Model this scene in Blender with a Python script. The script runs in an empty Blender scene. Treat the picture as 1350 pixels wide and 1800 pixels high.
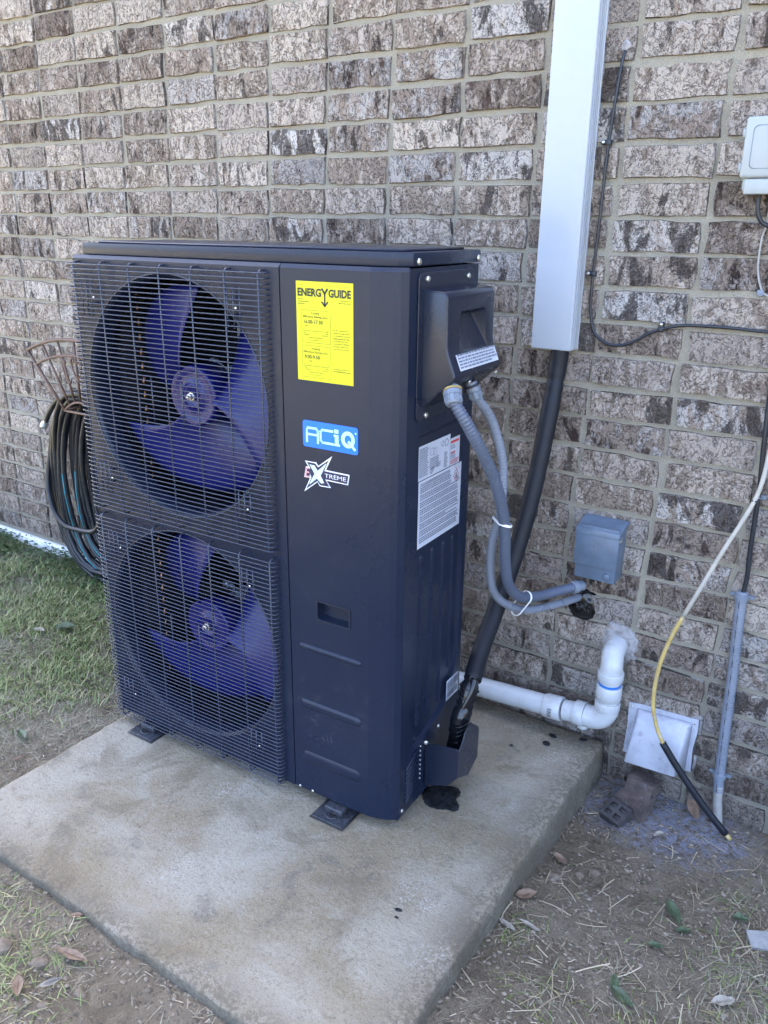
import bpy, bmesh, math, random
import numpy as np
from mathutils import Vector, Matrix, noise
from mathutils.geometry import tessellate_polygon
random.seed(7); rng = np.random.default_rng(7)
S = bpy.context.scene; COL = S.collection
PI = math.pi

# ------------------------------------------------------------------ camera, sky, sun, exposure
cam = bpy.data.objects.new('camera', bpy.data.cameras.new('camera')); COL.objects.link(cam)
_r = Vector((0.83413767, 0.55146641, 0.00995676)); _u = -Vector((0.19335624, -0.27546518, -0.94166464)); _b = -Vector((-0.51655368, 0.78740316, -0.33640536))
_m = Matrix((_r, _u, _b)).transposed().to_4x4(); _m.translation = Vector((0.68473844, -2.02769957, 1.42998403))
cam.matrix_world = _m
cam.data.sensor_fit = 'VERTICAL'; cam.data.sensor_height = 36.0; cam.data.lens = 1422.4 / 1800 * 36.0
cam.data.clip_start = 0.02; cam.data.clip_end = 500
S.camera = cam
SUN_EL, SUN_ROT = 37.0, -20.0
W = bpy.data.worlds.new('World'); S.world = W; W.use_nodes = True
nt = W.node_tree; nt.nodes.clear()
sky = nt.nodes.new('ShaderNodeTexSky'); sky.sky_type = 'NISHITA'; sky.sun_disc = False
sky.sun_elevation = math.radians(SUN_EL); sky.sun_rotation = math.radians(SUN_ROT)
sky.air_density = 0.6; sky.dust_density = 6.0; sky.ozone_density = 0.4
bg = nt.nodes.new('ShaderNodeBackground'); bg.inputs[1].default_value = 0.15
out = nt.nodes.new('ShaderNodeOutputWorld')
nt.links.new(sky.outputs[0], bg.inputs[0]); nt.links.new(bg.outputs[0], out.inputs[0])
sun = bpy.data.objects.new('sun', bpy.data.lights.new('sun', 'SUN')); COL.objects.link(sun)
sun.data.energy = 4.0; sun.data.angle = math.radians(0.5); sun.data.color = (1.0, 0.94, 0.85)
_el, _az = math.radians(SUN_EL), math.radians(SUN_ROT)
_d = Vector((math.sin(_az) * math.cos(_el), math.cos(_az) * math.cos(_el), math.sin(_el)))
sun.rotation_euler = _d.to_track_quat('Z', 'Y').to_euler(); sun.location = _d * 20
vs = S.view_settings; vs.view_transform = 'Standard'; vs.look = 'None'; vs.exposure = 3.85; vs.gamma = 1.0; vs.use_curve_mapping = False

# ------------------------------------------------------------------ mesh helper
class MB:
    def __init__(s): s.v = []; s.f = []; s.m = []; s.sm = []
    def add(s, vs_, fs, mi=0, sm=False):
        o = len(s.v); s.v += [tuple(p) for p in vs_]
        for f in fs: s.f.append([o + i for i in f]); s.m.append(mi); s.sm.append(sm)
    def box(s, x0, x1, y0, y1, z0, z1, mi=0):
        s.add([(x0,y0,z0),(x1,y0,z0),(x1,y1,z0),(x0,y1,z0),(x0,y0,z1),(x1,y0,z1),(x1,y1,z1),(x0,y1,z1)],
              [(0,3,2,1),(4,5,6,7),(0,1,5,4),(1,2,6,5),(2,3,7,6),(3,0,4,7)], mi)
    def bbox(s, x0, x1, y0, y1, z0, z1, bv=.002, mi=0, seg=2):
        bm = bmesh.new(); vv = [bm.verts.new(p) for p in [(x0,y0,z0),(x1,y0,z0),(x1,y1,z0),(x0,y1,z0),(x0,y0,z1),(x1,y0,z1),(x1,y1,z1),(x0,y1,z1)]]
        for f in [(0,3,2,1),(4,5,6,7),(0,1,5,4),(1,2,6,5),(2,3,7,6),(3,0,4,7)]: bm.faces.new([vv[i] for i in f])
        bmesh.ops.bevel(bm, geom=bm.edges[:], offset=bv, segments=seg, profile=.5, affect='EDGES')
        s.bm(bm, mi, True)
    def bm(s, bm, mi=0, sm=False):
        bm.verts.index_update(); s.add([v.co[:] for v in bm.verts], [[v.index for v in f.verts] for f in bm.faces], mi, sm); bm.free()
    def prism(s, pts, fn, d0, d1, mi=0, bv=0, seg=2):
        """polygon pts (2-D) extruded; fn(u,v,d)->3-D"""
        bm = bmesh.new(); n = len(pts)
        a = [bm.verts.new(fn(u, v, d0)) for u, v in pts]; b = [bm.verts.new(fn(u, v, d1)) for u, v in pts]
        bm.faces.new(a); bm.faces.new(b[::-1])
        for i in range(n): bm.faces.new((a[i], b[i], b[(i+1) % n], a[(i+1) % n]))
        bmesh.ops.recalc_face_normals(bm, faces=bm.faces[:])
        if bv: bmesh.ops.bevel(bm, geom=bm.edges[:], offset=bv, segments=seg, profile=.5, affect='EDGES', clamp_overlap=True)
        s.bm(bm, mi, bool(bv))
    def poly(s, loops, fn, mi=0):
        tris = tessellate_polygon([[Vector((u, v, 0)) for u, v in l] for l in loops])
        flat = [p for l in loops for p in l]; s.add([fn(u, v) for u, v in flat], [list(t) for t in tris], mi)
    def tube(s, path, r, n=10, mi=0, caps=True, sm=True):
        P = [Vector(p) for p in path]; m = len(P)
        rr = r if hasattr(r, '__len__') else [r] * m
        T = [((P[min(i+1, m-1)] - P[max(i-1, 0)]).normalized()) for i in range(m)]
        up = Vector((0, 0, 1)) if abs(T[0].z) < .9 else Vector((1, 0, 0))
        N = (up - T[0] * up.dot(T[0])).normalized(); o = len(s.v)
        for i in range(m):
            if i: N = (N - T[i] * N.dot(T[i])).normalized()
            Bn = T[i].cross(N)
            for k in range(n):
                a = 2 * PI * k / n; s.v.append(tuple(P[i] + (N * math.cos(a) + Bn * math.sin(a)) * rr[i]))
        for i in range(m - 1):
            for k in range(n):
                k2 = (k + 1) % n; s.f.append([o+i*n+k, o+i*n+k2, o+(i+1)*n+k2, o+(i+1)*n+k]); s.m.append(mi); s.sm.append(sm)
        if caps:
            s.f.append([o + k for k in range(n)][::-1]); s.m.append(mi); s.sm.append(False)
            s.f.append([o + (m-1)*n + k for k in range(n)]); s.m.append(mi); s.sm.append(False)
    def lathe(s, prof, c, ax, n=20, mi=0, sm=True, caps=True):
        """prof = (radius, distance along ax) list"""
        ax = Vector(ax).normalized(); up = Vector((0,0,1)) if abs(ax.z) < .9 else Vector((1,0,0))
        A = (up - ax*up.dot(ax)).normalized(); B = ax.cross(A); c = Vector(c); o = len(s.v)
        for r, d in prof:
            for k in range(n):
                t = 2*PI*k/n; s.v.append(tuple(c + ax*d + (A*math.cos(t)+B*math.sin(t))*r))
        for i in range(len(prof)-1):
            for k in range(n):
                k2 = (k+1) % n; s.f.append([o+i*n+k, o+i*n+k2, o+(i+1)*n+k2, o+(i+1)*n+k]); s.m.append(mi); s.sm.append(sm)
        if caps:
            s.f.append([o+k for k in range(n)][::-1]); s.f.append([o+(len(prof)-1)*n+k for k in range(n)]); s.m += [mi, mi]; s.sm += [False, False]
    def obj(s, name, mats, parent=None, loc=None, edge=None):
        me = bpy.data.meshes.new(name); me.from_pydata(s.v, [], s.f)
        for m in (mats if isinstance(mats, (list, tuple)) else [mats]): me.materials.append(m)
        me.polygons.foreach_set('material_index', s.m); me.polygons.foreach_set('use_smooth', s.sm)
        me.update(); me.validate()
        if edge:
            try: me.set_sharp_from_angle(angle=math.radians(edge))
            except Exception: pass
        o = bpy.data.objects.new(name, me); COL.objects.link(o)
        if parent: o.parent = parent
        if loc is not None: o.location = loc
        return o
def empty(name, label, cat, loc=(0,0,0), rz=0, group=None):
    o = bpy.data.objects.new(name, None); COL.objects.link(o); o.empty_display_size = .1
    o.location = loc; o.rotation_euler = (0, 0, rz); o['label'] = label; o['category'] = cat
    if group: o['group'] = group
    return o
def tag(o, label, cat, group=None):
    o['label'] = label; o['category'] = cat
    if group: o['group'] = group
    return o
def share(src, name, parent, loc=(0,0,0), rot=None, sc=None):
    o = src.copy(); o.name = name; COL.objects.link(o); o.parent = parent; o.location = loc
    if rot is not None: o.rotation_euler = rot
    if sc is not None: o.scale = sc
    return o
def spline(pts, per=8):
    P = [Vector(p) for p in pts]; P = [P[0]*2-P[1]] + P + [P[-1]*2-P[-2]]; o = []
    for i in range(1, len(P)-2):
        for k in range(per):
            t = k/per; a, b, c, d = P[i-1], P[i], P[i+1], P[i+2]
            o.append(.5*((2*b)+(c-a)*t+(2*a-5*b+4*c-d)*t*t+(3*b-a-3*c+d)*t**3))
    o.append(P[-2]); return o
def resample(pts, step):
    P = [Vector(p) for p in pts]; L = [0]
    for a, b in zip(P, P[1:]): L.append(L[-1] + (b-a).length)
    n = max(2, int(L[-1]/step)); o = []; j = 0
    for i in range(n+1):
        t = L[-1]*i/n
        while j < len(L)-2 and L[j+1] < t: j += 1
        w = (t-L[j])/max(1e-9, L[j+1]-L[j]); o.append(P[j].lerp(P[j+1], w))
    return o
def rrect(x0, x1, z0, z1, r, n=5):
    o = []
    for cx, cz, a0 in ((x1-r, z1-r, 0), (x0+r, z1-r, 90), (x0+r, z0+r, 180), (x1-r, z0+r, 270)):
        for k in range(n+1):
            a = math.radians(a0+90*k/n); o.append((cx+r*math.cos(a), cz+r*math.sin(a)))
    return o
def circ(cx, cz, r, n=64): return [(cx+r*math.cos(2*PI*k/n), cz+r*math.sin(2*PI*k/n)) for k in range(n)]
_tc = {}
def text_mesh(s, bold=0.0):
    key = (s, bold)
    if key in _tc: return _tc[key]
    cu = bpy.data.curves.new('lettering', 'FONT'); cu.body = s; cu.offset = bold; cu.resolution_u = 3
    ob = bpy.data.objects.new('lettering', cu); COL.objects.link(ob)
    dg = bpy.context.evaluated_depsgraph_get(); me = bpy.data.meshes.new_from_object(ob.evaluated_get(dg))
    v = [p.co[:2] for p in me.vertices]; f = [list(p.vertices) for p in me.polygons]
    bpy.data.objects.remove(ob); bpy.data.curves.remove(cu); bpy.data.meshes.remove(me)
    _tc[key] = (v, f); return v, f
def put_text(mb, s, x0, x1, z0, z1, fn, mi=0, bold=0.0, keep=False):
    v, f = text_mesh(s, bold)
    xs = [p[0] for p in v]; zs = [p[1] for p in v]; a, b, c, d = min(xs), max(xs), min(zs), max(zs)
    sx = (x1-x0)/(b-a); sz = (z1-z0)/(d-c)
    if keep: sx = min(sx, sz); sz = sx
    mb.add([fn(x0+(p[0]-a)*sx, z0+(p[1]-c)*sz) for p in v], f, mi)
def stroke(mb, pts, w, fn, mi=0, closed=False):
    n = len(pts); seg = n if closed else n-1
    for i in range(seg):
        (x0, y0), (x1, y1) = pts[i], pts[(i+1) % n]; l = math.hypot(x1-x0, y1-y0)
        if l < 1e-9: continue
        tx, ty = (x1-x0)/l*w*.5, (y1-y0)/l*w*.5
        x0 -= tx; y0 -= ty; x1 += tx; y1 += ty; nx, ny = -ty, tx
        mb.add([fn(x0+nx, y0+ny), fn(x0-nx, y0-ny), fn(x1-nx, y1-ny), fn(x1+nx, y1+ny)], [(0,1,2,3)], mi)
def words(mb, x0, x1, z, h, fn, rnd, mi=0, fill=.85):
    x = x0
    while x < x0+(x1-x0)*fill:
        w = rnd.uniform(1.6, 5.5)*h*.6
        if x+w > x1: break
        mb.add([fn(x, z), fn(x+w, z), fn(x+w, z+h), fn(x, z+h)], [(0,1,2,3)], mi); x += w+h*.55

# ------------------------------------------------------------------ material helper
def newmat(name):
    m = bpy.data.materials.new(name); m.use_nodes = True; n = m.node_tree
    b = n.nodes['Principled BSDF']; return m, n, b
class NT:
    def __init__(s, n): s.n = n
    def __call__(s, typ, **kw):
        x = s.n.nodes.new('ShaderNode'+typ); ins = kw.pop('ins', {})
        for k, v in kw.items(): setattr(x, k, v)
        for k, v in ins.items():
            if hasattr(v, 'is_output') or isinstance(v, bpy.types.NodeSocket): s.n.links.new(v, x.inputs[k])
            else: x.inputs[k].default_value = v
        return x
    def math(s, op, a, b=0.0, c=None, clamp=False):
        x = s.n.nodes.new('ShaderNodeMath'); x.operation = op; x.use_clamp = clamp
        for i, v in enumerate((a, b) if c is None else (a, b, c)):
            if isinstance(v, bpy.types.NodeSocket): s.n.links.new(v, x.inputs[i])
            else: x.inputs[i].default_value = v
        return x.outputs[0]
    def ramp(s, f, a, b, lo=0.0, hi=1.0):
        x = s.n.nodes.new('ShaderNodeMapRange'); s.n.links.new(f, x.inputs[0])
        for i, v in enumerate((a, b, lo, hi)): x.inputs[i+1].default_value = v
        x.interpolation_type = 'SMOOTHSTEP'; return x.outputs[0]
    def mix(s, f, a, b, blend='MIX'):
        x = s.n.nodes.new('ShaderNodeMix'); x.data_type = 'RGBA'; x.blend_type = blend
        for i, v in ((0, f), (6, a), (7, b)):
            if isinstance(v, bpy.types.NodeSocket): s.n.links.new(v, x.inputs[i])
            else: x.inputs[i].default_value = (v if i == 0 else (tuple(v)+(1,) if len(v) == 3 else v))
        return x.outputs[2]
    def noise(s, vec, scale, detail=4, rough=.55, dist=0.0, w=None):
        x = s.n.nodes.new('ShaderNodeTexNoise')
        if w is not None:
            x.noise_dimensions = '4D'
            if isinstance(w, bpy.types.NodeSocket): s.n.links.new(w, x.inputs['W'])
            else: x.inputs['W'].default_value = w
        if vec is not None: s.n.links.new(vec, x.inputs['Vector'])
        x.inputs['Scale'].default_value = scale; x.inputs['Detail'].default_value = detail
        x.inputs['Roughness'].default_value = rough; x.inputs['Distortion'].default_value = dist
        return x.outputs[0]
    def bump(s, h, strength, dist, normal=None):
        x = s.n.nodes.new('ShaderNodeBump'); s.n.links.new(h, x.inputs['Height'])
        x.inputs['Strength'].default_value = strength; x.inputs['Distance'].default_value = dist
        if normal is not None: s.n.links.new(normal, x.inputs['Normal'])
        return x.outputs[0]
    def pos(s, scale=None):
        g = s.n.nodes.new('ShaderNodeNewGeometry').outputs['Position']
        if scale is None: return g
        m = s.n.nodes.new('ShaderNodeMapping'); m.inputs['Scale'].default_value = scale; s.n.links.new(g, m.inputs[0]); return m.outputs[0]
    def objco(s): return s.n.nodes.new('ShaderNodeTexCoord').outputs['Object']
def simple(name, col, rough=.5, metal=0.0, var=.12, vscale=30.0, bump=0.0, bscale=200.0, dirt=None, dirt_amt=.3, spec=.5, coat=0.0):
    m, n, b = newmat(name); N = NT(n); p = N.pos()
    nz = N.noise(p, vscale, 5, .6)
    c = N.mix(N.ramp(nz, .3, .7), [x*(1-var) for x in col], [min(1, x*(1+var)) for x in col])
    if dirt:
        d = N.noise(p, vscale*2.3, 8, .7); c = N.mix(N.math('MULTIPLY', N.ramp(d, .52, .68), dirt_amt), c, dirt)
    n.links.new(c, b.inputs['Base Color']); b.inputs['Metallic'].default_value = metal
    n.links.new(N.ramp(nz, .25, .75, max(.02, rough-.06), min(1, rough+.06)), b.inputs['Roughness'])
    b.inputs['Specular IOR Level'].default_value = spec; b.inputs['Coat Weight'].default_value = coat
    if bump: n.links.new(N.bump(N.noise(p, bscale, 3, .6), bump, .002), b.inputs['Normal'])
    return m

M = {}
def paint_mat(name, col, rough):
    m, n, b = newmat(name); N = NT(n); p = N.pos()
    a = N.noise(p, 3.5, 5, .6, .4); g = N.noise(p, 26, 7, .7, .6); f = N.noise(p, 240, 4, .7)
    z = n.nodes.new('ShaderNodeSeparateXYZ'); n.links.new(p, z.inputs[0])
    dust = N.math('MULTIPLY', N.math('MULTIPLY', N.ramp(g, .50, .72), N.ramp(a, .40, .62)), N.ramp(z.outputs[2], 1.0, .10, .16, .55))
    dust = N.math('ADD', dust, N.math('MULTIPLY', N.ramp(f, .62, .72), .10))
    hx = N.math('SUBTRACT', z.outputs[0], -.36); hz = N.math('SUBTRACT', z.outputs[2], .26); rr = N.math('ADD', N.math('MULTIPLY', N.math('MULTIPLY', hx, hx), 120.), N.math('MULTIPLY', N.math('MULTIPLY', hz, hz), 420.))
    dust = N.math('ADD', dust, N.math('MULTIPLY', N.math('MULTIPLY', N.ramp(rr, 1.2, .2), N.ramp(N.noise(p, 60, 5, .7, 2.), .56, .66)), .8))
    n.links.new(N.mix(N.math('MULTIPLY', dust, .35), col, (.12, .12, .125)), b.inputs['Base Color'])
    n.links.new(N.math('ADD', N.ramp(a, .3, .7, rough-.05, rough+.06), N.math('MULTIPLY', dust, .35)), b.inputs['Roughness'])
    b.inputs['Specular IOR Level'].default_value = .32
    nb = N.bump(N.noise(p, 900, 2, .6), .05, .002); nb = N.bump(N.noise(p, 4, 2, .5), .06, .010, nb); n.links.new(nb, b.inputs['Normal']); return m
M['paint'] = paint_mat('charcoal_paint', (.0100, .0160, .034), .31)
M['paint_dark'] = simple('charcoal_plastic', (.010, .015, .030), .28, 0, .05, 8, .08, 700)
M['pan'] = simple('dark_cavity_metal', (.012, .013, .018), .6, 0, .1, 20)
M['wire'] = simple('coated_wire', (.034, .042, .068), .28, 0, .05, 20)
M['rim'] = simple('rolled_lip_highlight', (.05, .055, .07), .25, .2, .1, 8)  # lighter lip added to carry the bright highlight arc round each opening
M['blade'] = simple('blue_fan_plastic', (.010, .012, .125), .32, 0, .05, 6)
M['hub'] = simple('blue_hub_plastic', (.007, .007, .11), .26, 0, .05, 6)
M['footmetal'] = simple('worn_dark_metal', (.045, .050, .062), .28, .3, .2, 40, .05, 300, (.12, .115, .10), .6)
M['steel'] = simple('zinc_steel', (.62, .62, .60), .3, .9, .1, 60)
M['bracket'] = simple('galvanised_bracket', (.50, .52, .56), .4, .4, .1, 30)
M['copper'] = simple('copper_tube', (.36, .19, .11), .35, .9, .1, 40)
M['white_cover'] = simple('white_aluminium_cover', (.40, .44, .495), .33, 0, .03, 5, .02, 300)
M['foam'] = simple('black_foam_insulation', (.011, .013, .018), .5, 0, .15, 12, .25, 150, spec=.3)
M['tape'] = simple('black_vinyl_tape', (.008, .009, .012), .16, 0, .1, 20, .1, 60)
M['conduit_dark'] = simple('grey_flexible_conduit', (.085, .105, .150), .32, 0, .06, 15)
M['conduit_light'] = simple('light_grey_flexible_conduit', (.175, .20, .245), .3, 0, .06, 15)
M['fitting'] = simple('grey_pvc_fitting', (.17, .20, .245), .4, 0, .05, 20)
M['fitting_dark'] = simple('dark_fitting', (.03, .03, .035), .45)
M['tie'] = simple('white_nylon', (.78, .80, .80), .4, 0, .03)
M['disc'] = simple('grey_box_paint', (.105, .145, .20), .36, 0, .10, 25, .04, 300, (.10, .11, .12), .35)
M['pvc'] = simple('white_pvc', (.48, .50, .51), .3, 0, .05, 12, .03, 200, (.30, .27, .22), .30)
M['bluecement'] = simple('blue_pvc_primer', (.03, .17, .55), .4)
M['patch'] = simple('patching_mortar', (.25, .24, .24), .9, 0, .4, 50, .9, 90, (.18, .15, .14), .6)
M['vent'] = simple('weathered_white_hood', (.42, .44, .50), .55, 0, .12, 18, .15, 120, (.22, .21, .24), .55)
M['rod'] = simple('rust_brown_rod', (.125, .075, .055), .5, .2, .3, 60, .3, 300, (.20, .14, .12), .5)
M['hose'] = simple('black_rubber_hose', (.011, .013, .017), .38, 0, .25, 14, .1, 300, (.09, .09, .085), .25)
M['teal'] = simple('teal_stripe', (.02, .22, .27), .45)
M['coax'] = simple('black_cable', (.014, .018, .026), .35)
M['greycable'] = simple('grey_cable', (.30, .29, .27), .5)
M['telbox'] = simple('pale_grey_plastic', (.33, .36, .36), .45, 0, .03, 8)
M['yellow'] = simple('sun_faded_yellow_cable', (.47, .345, .12), .5, 0, .2, 18, .05, 200, (.45, .41, .31), .8)
M['cream'] = simple('bleached_cable', (.42, .40, .345), .55, 0, .12, 25, .05, 200, (.42, .34, .17), .3)
M['seal'] = simple('black_duct_seal', (.008, .008, .008), .14, 0, .2, 30, .9, 45)
M['lab_yellow'] = simple('yellow_label', (.58, .56, .010), .45, 0, .01)
M['ink'] = simple('black_ink', (.012, .012, .012), .5)
M['lab_white'] = simple('white_label', (.52, .56, .64), .4, 0, .02)
M['inkgrey'] = simple('grey_ink', (.13, .15, .20), .5)
M['inkred'] = simple('red_ink', (.55, .06, .06), .5)
M['lab_blue'] = simple('blue_badge', (.003, .155, .78), .35, 0, .01)
M['badge_ltblue'] = simple('pale_blue_ink', (.42, .72, .92), .4, 0, .01)
M['navy'] = simple('navy_ink', (.010, .013, .055), .35)
M['foilwhite'] = simple('pale_foil', (.72, .78, .90), .25, .3, .05, 90)
M['foilpink'] = simple('pink_foil', (.62, .34, .40), .25, .3, .1, 90)
M['foilmint'] = simple('mint_foil', (.55, .78, .80), .25, .3, .12, 60)
M['tar'] = simple('black_tar_stain', (.020, .021, .023), .16, 0, .5, 35, .7, 40)
M['mortar_bit'] = simple('grey_stone', (.16, .125, .09), .9, 0, .25, 40, .6, 120)
M['redbrick'] = simple('broken_brick', (.085, .064, .056), .9, 0, .35, 30, .7, 120, (.15, .135, .13), .7)
M['darkbrick'] = simple('dirty_cored_brick', (.050, .046, .046), .9, 0, .3, 40, .6, 120)
M['leaf_dry'] = simple('dry_leaf', (.20, .135, .09), .75, 0, .3, 60)
M['leaf_pale'] = simple('pale_dry_leaf', (.30, .27, .22), .7, 0, .25, 60)
M['leaf_green'] = simple('green_leaf', (.060, .090, .045), .55, 0, .25, 60)
M['shingle'] = simple('grey_slate_chip', (.27, .27, .26), .8, 0, .15, 50, .4, 150)
M['roof'] = simple('roof_shingle', (.08, .075, .07), .9)

def island_mat(name, c0, c1, c2, rough=.6, trans=0.0):
    m, n, b = newmat(name); N = NT(n); g = n.nodes.new('ShaderNodeNewGeometry')
    r = g.outputs['Random Per Island']
    c = N.mix(N.ramp(r, 0, .55), c0, c1); c = N.mix(N.ramp(r, .6, 1.0), c, c2)
    n.links.new(c, b.inputs['Base Color']); b.inputs['Roughness'].default_value = rough
    return m
M['grass'] = island_mat('grass_blade', (.095, .150, .035), (.165, .205, .062), (.33, .29, .14), .5)
M['straw'] = island_mat('straw', (.42, .35, .24), (.28, .22, .14), (.44, .38, .27), .6)
M['thatch'] = island_mat('grey_thatch', (.22, .20, .14), (.32, .29, .21), (.15, .165, .095), .7)
M['clover'] = island_mat('clover_leaf', (.028, .062, .022), (.055, .10, .034), (.09, .13, .055), .45)
M['clod'] = island_mat('soil_clod', (.10, .082, .060), (.20, .165, .12), (.25, .21, .16), .95)

def brick_mat():
    m, n, b = newmat('tumbled_brick'); N = NT(n)
    oi = n.nodes.new('ShaderNodeObjectInfo').outputs['Random']; ge = n.nodes.new('ShaderNodeNewGeometry')
    rnd = N.math('FRACT', N.math('ADD', oi, ge.outputs['Random Per Island']))
    wn = n.nodes.new('ShaderNodeTexWhiteNoise'); wn.noise_dimensions = '1D'; n.links.new(rnd, wn.inputs['W'])
    sp = n.nodes.new('ShaderNodeSeparateColor'); n.links.new(wn.outputs['Color'], sp.inputs[0]); r1, r2, r3 = sp.outputs[0], sp.outputs[1], sp.outputs[2]
    p = N.pos(); ps = N.pos((1.0, 1.0, .42)); w = N.math('MULTIPLY', rnd, 61.0)
    big = N.noise(ps, 17, 5, .6, 1.1, w); mid = N.noise(ps, 62, 7, .68, .5, w); fine = N.noise(p, 330, 4, .7, 0, w); spk = N.noise(p, 150, 6, .75, 0, w)
    tone = N.noise(ps, 9, 3, .6, .8, N.math('ADD', w, 9.0))
    dark = N.mix(N.ramp(tone, .38, .62), (.070, .049, .042), (.165, .112, .092))
    tan = N.mix(r2, (.32, .258, .208), (.42, .345, .285))
    # lime-washed smears over the dark body
    k = N.math('ADD', N.math('ADD', N.math('MULTIPLY', big, .62), N.math('MULTIPLY', mid, .50)), N.math('MULTIPLY', N.math('SUBTRACT', r1, .5), .12))
    m1 = N.ramp(k, .445, .505)
    c = N.mix(m1, dark, tan)
    k2 = N.math('ADD', N.math('ADD', N.math('MULTIPLY', N.noise(ps, 24, 6, .65, 1.4, N.math('ADD', w, 21.0)), .62), N.math('MULTIPLY', spk, .42)), N.math('MULTIPLY', N.math('SUBTRACT', r3, .5), .11))
    white = N.mix(N.ramp(r2, .55, .95), (.66, .58, .50), (.66, .63, .60))
    c = N.mix(N.math('MULTIPLY', N.ramp(k2, .482, .545), .9), c, white)
    kb = N.math('ADD', N.math('ADD', N.math('MULTIPLY', N.noise(ps, 19, 6, .62, .9, N.math('ADD', w, 43.0)), .70), N.math('MULTIPLY', spk, .34)), N.math('MULTIPLY', N.math('SUBTRACT', r1, .5), .12))
    c = N.mix(N.math('MULTIPLY', N.ramp(N.math('ADD', kb, N.math('MULTIPLY', N.math('SUBTRACT', r2, .5), .12)), .597, .630), .85), c, (.050, .040, .037))
    cr = N.math('ABSOLUTE', N.math('SUBTRACT', N.noise(p, 30, 5, .6, 1.6, N.math('ADD', w, 5.0)), .5))
    c = N.mix(N.math('MULTIPLY', N.ramp(cr, .016, .003), .5), c, (.045, .036, .032))
    c = N.mix(N.math('MULTIPLY', N.ramp(spk, .56, .68), .6), c, (.42, .39, .355))
    c = N.mix(N.math('MULTIPLY', N.ramp(spk, .44, .37), .6), c, (.045, .034, .030))
    c = N.mix(N.ramp(fine, .38, .64), N.mix(.30, c, (.03, .026, .025)), c)
    c = N.mix(1.0, c, N.mix(wn.outputs['Value'], (.76, .74, .74), (1.18, 1.17, 1.15)), 'MULTIPLY')
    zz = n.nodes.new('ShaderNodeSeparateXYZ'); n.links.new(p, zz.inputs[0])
    c = N.mix(N.math('MULTIPLY', N.ramp(N.math('ADD', zz.outputs[2], N.math('MULTIPLY', tone, .5)), .85, .15), .45), c, (.085, .07, .055))  # browner near the ground: grime, with some of the unit's shade coloured in
    n.links.new(c, b.inputs['Base Color']); b.inputs['Roughness'].default_value = .92; b.inputs['Specular IOR Level'].default_value = .2
    h0 = N.math('MULTIPLY', N.ramp(cr, .03, .0), -.5)
    h = N.math('ADD', h0, N.math('ADD', N.math('ADD', N.math('MULTIPLY', big, .9), N.math('MULTIPLY', mid, .75)), N.math('ADD', N.math('MULTIPLY', spk, .35), N.math('MULTIPLY', m1, .16))))
    nb = N.bump(h, 1.0, .022); nb = N.bump(fine, .7, .003, nb)
    n.links.new(nb, b.inputs['Normal']); return m
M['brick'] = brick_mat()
def mortar_mat():
    m, n, b = newmat('buff_mortar'); N = NT(n); p = N.pos()
    a = N.noise(p, 7, 4, .6); f = N.noise(p, 380, 3, .7); g = N.noise(p, 45, 5, .65)
    c = N.mix(N.ramp(a, .35, .65), (.45, .39, .29), (.55, .485, .37)); c = N.mix(N.math('MULTIPLY', N.ramp(f, .35, .6), .5), (.26, .25, .205), c)
    c = N.mix(N.math('MULTIPLY', N.ramp(g, .55, .75), .35), c, (.24, .22, .18))
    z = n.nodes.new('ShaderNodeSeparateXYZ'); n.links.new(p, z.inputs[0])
    low_grime_shade = N.math('MULTIPLY', N.ramp(N.math('ADD', z.outputs[2], N.math('MULTIPLY', a, .35)), .75, .15), .6)  # lower joints darkened for grime and, in part, shade put into the colour
    c = N.mix(low_grime_shade, c, (.15, .135, .11))
    n.links.new(c, b.inputs['Base Color']); b.inputs['Roughness'].default_value = .95
    n.links.new(N.bump(N.math('ADD', N.math('MULTIPLY', f, .5), g), .9, .008), b.inputs['Normal']); return m
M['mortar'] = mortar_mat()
def strip_mat():
    m, n, b = newmat('chipped_white_foundation'); N = NT(n); p = N.pos()
    d = N.noise(p, 130, 5, .7); c = N.mix(N.ramp(d, .55, .66), (.72, .74, .74), (.20, .19, .17))
    n.links.new(c, b.inputs['Base Color']); b.inputs['Roughness'].default_value = .7
    n.links.new(N.bump(d, .5, .003), b.inputs['Normal']); return m
M['strip'] = strip_mat()
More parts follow.
